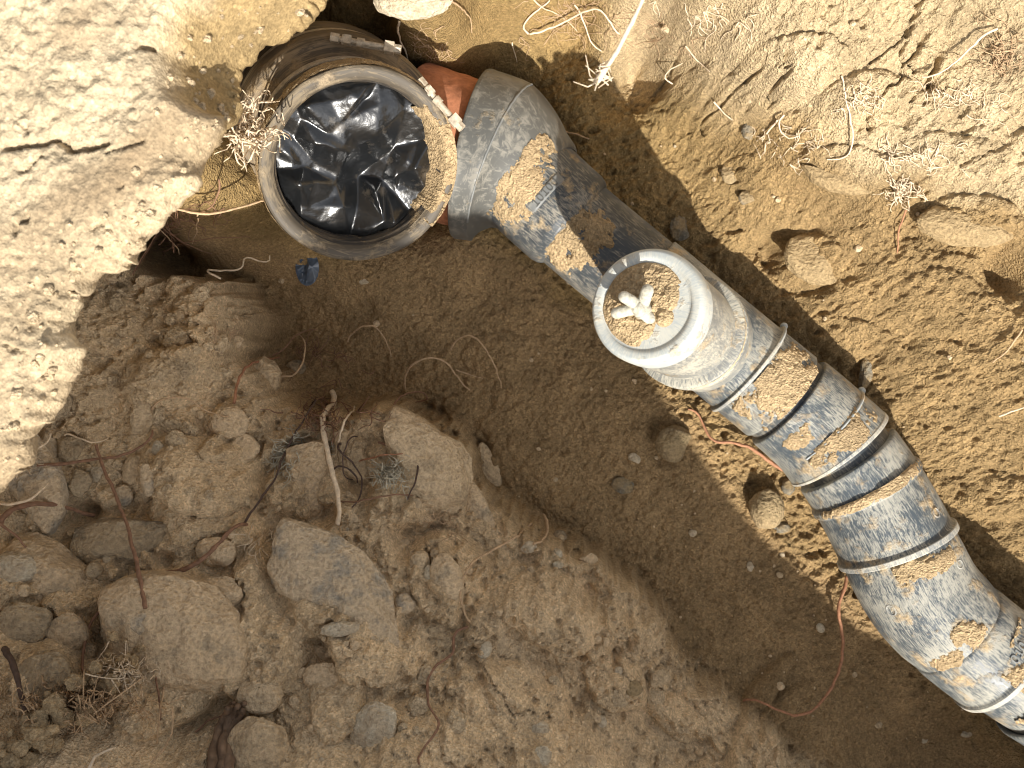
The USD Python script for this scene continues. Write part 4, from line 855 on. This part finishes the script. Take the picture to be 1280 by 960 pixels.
# loose gravel: too small to count
big_g = nz(15, 3, 93); rgg = np.random.default_rng(77); parts = []
for k in range(4200):
    x, y = rgg.uniform(-.60, .60), rgg.uniform(-.46, .46)
    ix, iy = np.searchsorted(xs, x), np.searchsorted(ys, y)
    wv = bank_w[ix, iy] * 0.9 + trench[ix, iy] * .22 + .16 * wall_w[ix, iy]
    if rgg.random() > wv * sstep(-.25, .45, big_g[ix, iy]): continue
    r = .0012 + .0038 * rgg.random() ** 3
    if bank_w[ix, iy] > .5: r *= 1.35
    v, f = stone_mesh(r * rgg.uniform(.8, 1.3), r, r * rgg.uniform(.6, .9), rgg.uniform(0, 180), int(rgg.integers(1e6)), 3, 2, .2, 0)
    parts.append((v + [x, y, float(Z[ix, iy]) + r * .2], f, int(rgg.integers(3))))
for j, mm in enumerate(('stone_tan', 'stone_dusty', 'stone_pale')):
    sel = [(p[0], p[1]) for p in parts if p[2] == j]
    if j == 2: sel = sel[::9]
    g = obj('gravel', join(sel), mm, smooth=True); tag(g.GetPrim(), ('fine tan gravel strewn over the soil', 'fine dusty gravel strewn over the soil', 'scattered pale grit on the soil')[j], 'gravel', kind='stuff')

rgu = np.random.default_rng(15); crumbs = []; cand = np.nonzero((dB < .03) & (lpts[:, 0] > -.36) & (lpts[:, 1] > -.12) & (lpts[:, 1] < .28))[0]
for i_ in rgu.choice(cand, 340, replace=False):
    if rgu.random() < dB[i_] / .03: continue
    r = .0008 + .0030 * rgu.random() ** 2.5
    v, f = stone_mesh(r * rgu.uniform(.8, 1.4), r, r * .8, rgu.uniform(0, 180), int(rgu.integers(1e6)), 4, 2, .4, .05)
    crumbs.append((v + [lpts[i_, 0], lpts[i_, 1], lz[i_] + r * .15], f))
g = obj('crumbs', join(crumbs), 'clod_soil', smooth=40); tag(g.GetPrim(), 'loose dry crumbs along the lip of the sunlit ledge', 'soil crumbs', kind='stuff')
# ---------------------------------------------------------------- roots
def root_line(pts, lift, arch=0.0):
    n = len(pts); out_ = []
    for i, (px, py) in enumerate(pts):
        t = i / max(1, n - 1)
        out_.append(on(px, py, lift + arch * math.sin(math.pi * t)))
    o = np.array(out_)
    if n > 3:
        z = o[:, 2].copy()
        for _ in range(2): z[1:-1] = (z[:-2] + 2 * z[1:-1] + z[2:]) / 4
        z = np.maximum(z, o[:, 2] - .004)
        o = np.array([at(p[0], p[1], zz) for p, zz in zip(pts, z)])
    return o
# pixels, thickness in pixels (start, end), material, lift, arch, label
ROOTS = [
 ([(160,288),(180,270),(215,260),(235,265),(260,267),(290,262),(320,253),(345,245)],4.5,3,'root_tan',.09,.03,'long tan root reaching from under the ledge to the open coupling'),
 ([(275,225),(273,240),(265,258),(250,266)],3,1.5,'root_brown',.09,.01,'short brown root hooking above the long tan root'),
 ([(247,268),(246,290),(240,305)],2,1,'root_tan',.06,.0,'thin rootlet hanging off the long tan root'),
 ([(205,318),(235,303),(270,298),(312,297)],2,1,'root_brown',.05,.01,'thin brown root in the dark under the long tan root'),
 ([(180,285),(205,292),(218,305),(224,318)],2,1,'root_tan',.07,.0,'thin forked root deep under the ledge'),
 ([(275,348),(283,338),(302,333),(306,323),(333,327),(338,319)],3,2,'root_pale',.03,.01,'pale kinked root above the top of the bank'),
 ([(293,505),(295,485),(305,463),(325,451),(350,446)],4,2.5,'root_red',.012,.02,'red root curving over the oval tan cobble'),
 ([(352,469),(370,466),(380,447),(380,425),(372,418)],3,1.5,'root_tan',.03,.02,'tan root looping in the dark beyond the oval cobble'),
 ([(340,445),(360,430),(372,418),(396,413)],2,1,'root_brown',.04,.01,'thin brown root rising from the oval cobble'),
 ([(415,490),(410,511),(404,530),(408,560),(416,590),(421,612),(424,632),(422,656)],9,6,'root_pale',.018,.02,'tall thick pale root standing across the flat dusty boulder'),
 ([(190,512),(208,498),(230,497),(252,510),(280,520),(305,514)],3,1.5,'root_tan',.008,.01,'tan root arching over the upper bank'),
 ([(45,582),(75,580),(120,574),(160,566),(180,555),(190,538)],5,3,'root_brown',.02,.01,'brown root crossing under the sunlit ledge'),
 ([(120,556),(130,585),(145,620),(156,648),(166,682),(175,720),(182,760)],4.5,6,'root_brown',.03,.02,'straight reddish brown root running down over the dark cobble'),
 ([(0,655),(10,640),(30,631),(70,631),(95,638),(118,645)],8,5,'root_brown',.015,.02,'thick red-brown root bending over the grey cracked stone'),
 ([(0,628),(15,630),(35,625),(50,615),(60,604)],5,2.5,'root_pale',.05,.02,'bright white root tip below the corner of the ledge'),
 ([(3,598),(15,582),(28,573),(42,564),(55,556),(63,542)],3.5,2,'root_pale',.06,.02,'frayed white root along the edge of the ledge'),
 ([(80,543),(100,548),(118,553),(128,552),(136,546)],2.5,1.5,'root_pale',.02,.01,'thin pale root above the crossing brown root'),
 ([(308,655),(280,672),(255,697),(215,716),(190,718)],5,7,'root_brown',.015,.01,'brown root sloping down behind the largest boulder'),
 ([(200,722),(170,735),(143,746),(118,772),(106,800),(104,835),(108,860)],5,4,'root_brown',.015,.015,'brown root curling past the largest boulder'),
 ([(305,655),(328,622),(342,600),(352,575),(370,540),(388,508)],3.5,2,'root_dark',.008,.008,'dark root climbing the flat dusty boulder'),
 ([(0,655),(18,668),(33,684)],5,3,'root_brown',.05,.01,'stub of pinkish root beside the pale oval pebble'),
 ([(5,812),(22,850),(32,890),(38,910)],9,6,'root_dark',.02,.01,'thick dark root at the edge of the frayed root mat'),
 ([(434,427),(448,411),(467,408),(480,422),(489,446)],2.5,1.5,'root_tan',.015,.03,'small tan root arching over the dark floor'),
 ([(507,488),(510,463),(526,450),(547,448),(567,463),(587,488)],3,2,'root_tan',.008,.04,'tan root making a wide arch on the trench floor'),
 ([(564,438),(574,423),(590,420),(607,437),(620,463),(627,484)],2.5,1.5,'root_tan',.006,.04,'tall tan rootlet arching on the open trench floor'),
 ([(487,548),(490,520),(507,493),(528,491),(534,497),(520,502)],3,2,'root_brown',.012,.03,'brown root looped at the tip over the big smooth boulder'),
 ([(570,463),(587,468),(604,473)],2,1,'root_tan',.012,.0,'short tan rootlet by the wide arch'),
 ([(474,553),(495,561),(518,561)],3.5,2.5,'root_brown',.012,.008,'pinkish root lying on the big smooth boulder'),
 ([(447,577),(477,569),(512,566)],2.5,2,'root_red',.012,.01,'reddish root below the pinkish one on the boulder'),
 ([(425,555),(432,570),(445,585),(452,610),(440,635)],3,2,'root_dark',.015,.02,'dark root crossing in front of the upright rounded stone'),
 ([(414,588),(430,583),(442,592),(447,603)],3,2,'root_dark',.02,.015,'dark hook of root beside the tall pale root'),
 ([(446,545),(430,565),(428,580),(440,600)],2,1.5,'root_dark',.02,.02,'thin dark loop around the upright rounded stone'),
 ([(520,570),(522,590),(515,610),(509,625)],3,2,'root_dark',.012,.012,'dark root curving down the big smooth boulder'),
 ([(420,625),(440,627),(470,622),(515,620)],2.5,2,'root_brown',.01,.01,'brown root under the grey tangle on the boulder'),
 ([(424,552),(428,535),(440,515),(443,508)],3,2,'root_pale',.03,.02,'pale root tip beside the tall pale root'),
 ([(664,655),(650,667),(635,677),(607,693),(587,708),(577,728),(576,753),(589,778)],4,2.5,'root_tan',.012,.012,'tan root winding down the bank from its rim'),
 ([(586,783),(567,803),(566,815),(544,833),(534,860),(537,883),(549,903),(534,930),(524,955)],4,3,'root_brown',.008,.008,'brown root snaking down the lower bank'),
 ([(680,642),(684,660),(680,673),(668,680)],5,3,'root_tan',.03,.02,'knobbly tan root end at the rim of the bank'),
 ([(1058,720),(1051,748),(1048,767),(1052,785),(1053,818),(1043,853),(1026,878),(1008,892),(973,888),(953,878),(930,876)],5,3,'root_red',.01,.02,'long orange root curling from under the pipe over the shaded floor'),
 ([(860,511),(880,533),(893,551),(916,553),(937,560),(954,571),(975,585),(990,592)],3,6,'root_red',.006,.012,'orange root stub poking from beneath the pipe tee'),
 ([(1133,262),(1124,285),(1121,318)],3,1.5,'root_red',.006,.006,'orange rootlet hanging down the sunlit wall'),
 ([(660,43),(657,27),(672,13),(688,0)],3,2,'root_pale',.012,.01,'pale crooked root above the adaptor'),
 ([(662,42),(694,33),(720,20),(750,13),(764,30),(774,42)],3,2,'root_pale',.015,.02,'pale root spanning the sand above the pipe shadow'),
 ([(718,6),(730,30),(740,53),(752,64)],2.5,1.5,'root_pale',.012,.01,'pale root hanging beside the thick blurred root'),
 ([(640,53),(643,65),(646,78)],2,1,'root_pale',.01,.0,'tiny pale rootlet over the adaptor shadow'),
 ([(500,28),(499,46),(506,62),(510,77)],3.5,2,'root_pale',.06,.01,'white rootlet hanging beside the coupling bolt'),
 ([(555,-4),(574,8),(586,22),(590,40)],3,1.5,'root_tan',.02,.01,'tan root over the sandy edge above the coupling'),
 ([(694,160),(717,167),(736,174)],2.5,2,'root_tan',.012,.0,'straw-like rootlet in the shadow beside the adaptor'),
 ([(1246,37),(1220,52),(1206,67),(1180,88),(1153,97)],4,2,'root_pale',.012,.012,'pale root stretched across the cracked crust'),
 ([(1053,95),(1060,133),(1066,167),(1062,190),(1034,198)],2.5,2,'root_pale',.006,.004,'thin pale root running down the crusty wall'),
 ([(980,143),(974,160),(984,172),(998,170)],2.5,1.5,'root_pale',.008,.006,'pale root curl at the foot of the crust'),
 ([(972,150),(960,165),(946,177)],2.5,2,'root_pale',.006,.004,'pale straight rootlet at the foot of the crust'),
 ([(1278,412),(1257,440),(1241,453)],3,2,'root_tan',.012,.004,'tan root crossing the dark hollow of the wall'),
 ([(858,58),(873,78),(888,90)],2.5,1.5,'root_pale',.008,.004,'pale rootlet on the damp sand below the crust'),
 ([(893,128),(905,142),(916,150)],2.5,1.5,'root_pale',.008,.004,'pale rootlet near the grey-green bedded pebble'),
 ([(840,105),(832,95),(850,80),(862,68)],2,1.5,'root_pale',.006,.004,'fine pale rootlet at the left end of the crust'),
 ([(1250,520),(1265,515),(1282,508)],3,2,'root_pale',.012,.004,'pale root at the foot of the wall beside a dark slot'),
 ([(292,92),(310,78),(332,78),(345,84),(350,95),(370,104),(385,117),(392,131)],3.5,2.5,'root_pale',.12,.03,'pale root draped over the coupling sleeve'),
 ([(391,120),(400,108),(420,111),(427,120)],2.5,1.5,'root_pale',.17,.01,'pale root fork on the coupling rim'),
 ([(372,108),(380,98),(400,100)],2,1,'root_pale',.16,.01,'thin pale twig on the coupling sleeve'),
 ([(357,52),(366,66),(371,70)],3,2,'root_pale',.09,.0,'short pale root stub over the gap behind the coupling'),
 ([(296,96),(303,112),(309,122)],2.5,1.5,'root_tan',.07,.0,'short tan rootlet beside the dark gap of the coupling'),
 ([(205,860),(200,890),(196,930)],3,2,'root_tan',.02,.01,'thin tan root hanging over the foot of the largest boulder'),
 ([(190,955),(205,935),(215,915),(215,885)],3,2,'root_tan',.03,.015,'tan forked root below the largest boulder'),
 ([(110,962),(122,945),(135,938),(145,934)],5,2.5,'root_pale',.03,.01,'bright white frayed root at the bottom edge'),
 ([(245,915),(262,900),(275,896)],2.5,2,'root_brown',.012,.004,'thin brown root joining the strip of bark'),
 ([(193,838),(198,860),(200,900)],3,2,'root_brown',.014,.006,'thin brown root down the face of the largest boulder'),
 ([(665,-2),(683,12),(700,20),(722,40)],2,1,'root_pale',.008,.004,'fine pale root over the sandy top edge'),
]
for i, (pts, t0, t1, m_, lift, arch, label) in enumerate(ROOTS):
    ln = root_line(pts, lift, arch); k = (CAM_Z - ln[:, 2].mean()) / FOC
    single('root', tube(ln, t0 * k / 2 * .9, t1 * k / 2 * .9, jitter=.0016, seed=i), m_, label, 'root')
# the blurred root that hangs near the camera
ln = np.array([at(806, -10, .46), at(790, 28, .45), at(768, 68, .43), at(745, 104, .41)]); near_root = [tube(ln, .0011, .0021, jitter=.001, seed=3)]
rgr = np.random.default_rng(8)
for k in range(14):
    a = ln[-1] + (ln[-2] - ln[-1]) * rgr.uniform(0, .6); near_root.append(tube(np.array([a, a + rgr.normal(size=3) * [.005, .005, .003], a + rgr.normal(size=3) * [.008, .008, .004]]), .0007, .0003, 5))
single('root', join(near_root), 'root_pale', 'thick out-of-focus pinkish root hanging down with a frayed tip over the sand', 'root')
# strip of bark
bp = np.array([on(292,882,.02), on(283,900,.025), on(276,925,.025), on(273,962,.02)])
rgb_ = np.random.default_rng(4)
single('bark_strip', join([tube(bp + rgb_.normal(size=3) * [.0045, .002, .002] + rgb_.normal(size=(4, 3)) * .0004, .0026, .0042, 7, .003, k_) for k_ in range(9)]), 'bark', 'strip of dark bark standing against the smooth round tan boulder', 'bark')

cr = np.array([on(x, y, l_) for x, y, l_ in ((-30, 985, .02), (20, 935, .035), (60, 905, .045), (105, 872, .05), (140, 838, .04), (175, 806, .015), (215, 785, .0))])
cs_ = CubicSpline(np.arange(len(cr)), cr); rgc = np.random.default_rng(31); blobs = []
for k_ in range(90):
    c_ = cs_(rgc.uniform(0, len(cr) - 1)) + rgc.normal(size=3) * [.007, .007, .006]; r_ = .003 + .007 * rgc.random() ** 1.5
    v_, f_ = stone_mesh(r_, r_ * rgc.uniform(.6, 1), r_ * .8, rgc.uniform(0, 180), int(rgc.integers(1e6)), 3, 3, .5, .16); blobs.append((v_ + c_, f_))
cv, cf = join(blobs)
single('soil_clod', (cv, cf), 'mud', 'frayed dusty crest of dry soil running from the bottom corner onto the largest boulder', 'soil clod')
def tangle(px, py, rx, ry, n, lift, thick, seed, length=26, branch=2, flow=None, onz=None):
    """a mat of fine rootlets spread from a place"""
    rg = np.random.default_rng(seed); parts = []
    for _ in range(n):
        x, y = px + rg.normal() * rx * .5, py + rg.normal() * ry * .5
        ang = rg.uniform(0, 2 * math.pi) if flow is None else math.radians(flow) + rg.normal() * .6
        for b in range(1 + (rg.random() < .5) * branch):
            pts, a = [(x, y)], ang + (rg.normal() * .9 if b else 0); u, w = x, y
            for _k in range(int(rg.integers(3, 6))):
                a += rg.normal() * .7; st = length / 4 * rg.uniform(.6, 1.3); u += st * math.cos(a); w += st * math.sin(a); pts.append((u, w))
            if onz is None: l_ = np.array([on(p[0], p[1], lift * rg.uniform(.2, 1.2)) for p in pts])
            else: l_ = np.array([at(p[0], p[1], onz + lift * rg.normal() * .5) for p in pts])
            k = (CAM_Z - l_[0, 2]) / FOC
            parts.append(tube(l_, thick * k / 2, thick * k / 4, 5, .0006, int(rg.integers(1000)), ds=.0025))
    return join(parts)
for (args, m_, label) in [
    ((300,165,34,12,30,.02,2.4,61,34,3,10,.30),'root_pale','bushy pale root tuft sticking out of the ledge toward the coupling'),
    ((300,138,30,10,9,.02,2.4,62,34,2,0,.30),'root_pale','pale forked root tuft just above the bushy one on the ledge'),
    ((490,592,20,16,60,.022,1.4,63,16,2),'root_grey','grey mossy root tangle in the dip of the big smooth boulder'),
    ((365,560,26,22,38,.012,1.5,64,22,2,130),'root_grey','grey fine roots fanned over the flat dusty boulder'),
    ((405,520,42,18,26,.04,1.6,65,26,2),'root_brown','brown wispy root tangle overhanging the dark trench'),
    ((410,455,40,25,14,.03,1.3,66,26,2),'root_brown','faint brown root wisps in the dark of the trench'),
    ((1126,240,14,10,30,.012,1.6,67,18,2),'root_pale','pale root tuft at the right of the lens-shaped stone'),
    ((1078,130,26,16,26,.006,1.4,68,18,2),'root_pale','pale root tuft spread on the crust under the cracks'),
    ((1150,195,60,14,26,.006,1.4,69,22,2,10),'root_pale','pale fine roots strewn along the foot of the crust'),
    ((1245,60,30,36,30,.01,1.5,70,24,2),'root_tan','tan fine roots over the crumbly soil near the top corner'),
    ((700,25,70,24,26,.01,1.0,71,30,2),'root_tan','pale fine roots hanging from the sandy top edge'),
    ((890,20,40,22,14,.008,1.5,72,28,2,60),'root_pale','pale fine roots at the left end of the crust'),
    ((330,675,22,10,8,.012,1.6,73,22,2),'root_pale','pale rootlets beside the top of the long grey slab'),
    ((215,275,50,26,22,.05,1.4,74,30,2),'root_brown','dim brown roots under the overhanging ledge'),
    ((95,885,70,22,110,.055,1.7,75,26,2,-40),'root_tan','frayed dusty root mat in the bottom corner'),
    ((150,845,36,16,44,.045,1.6,76,24,2,-40),'root_pale','bleached frayed root fringe on the largest boulder'),
    ((25,575,22,12,10,.04,2.0,77,20,2,-40),'root_pale','white frayed root fringe under the ledge corner'),
    ((555,650,30,24,12,.006,1.3,78,24,2),'root_tan','tan rootlets creeping below the big smooth boulder'),
    ((280,420,30,12,12,.006,1.5,79,20,2),'root_tan','tan rootlets on the upper bank above the red root'),
    ((990,175,50,26,22,.006,1.2,81,22,2),'root_pale','wispy pale rootlets below the cracked crust beside the curled root'),
    ((1200,120,60,30,24,.006,1.2,82,26,2),'root_pale','wispy pale rootlets on the crust under the stretched pale root'),
    ((800,40,50,30,14,.008,1.0,83,30,2,80),'root_tan','pale rootlets beside the thick blurred hanging root'),
    ((540,55,40,14,12,.02,1.4,80,24,2),'root_tan','tan rootlets on the sand behind the clay stub')]:
    g = single('root_tangle', tangle(*args), m_, label, 'root tangle')
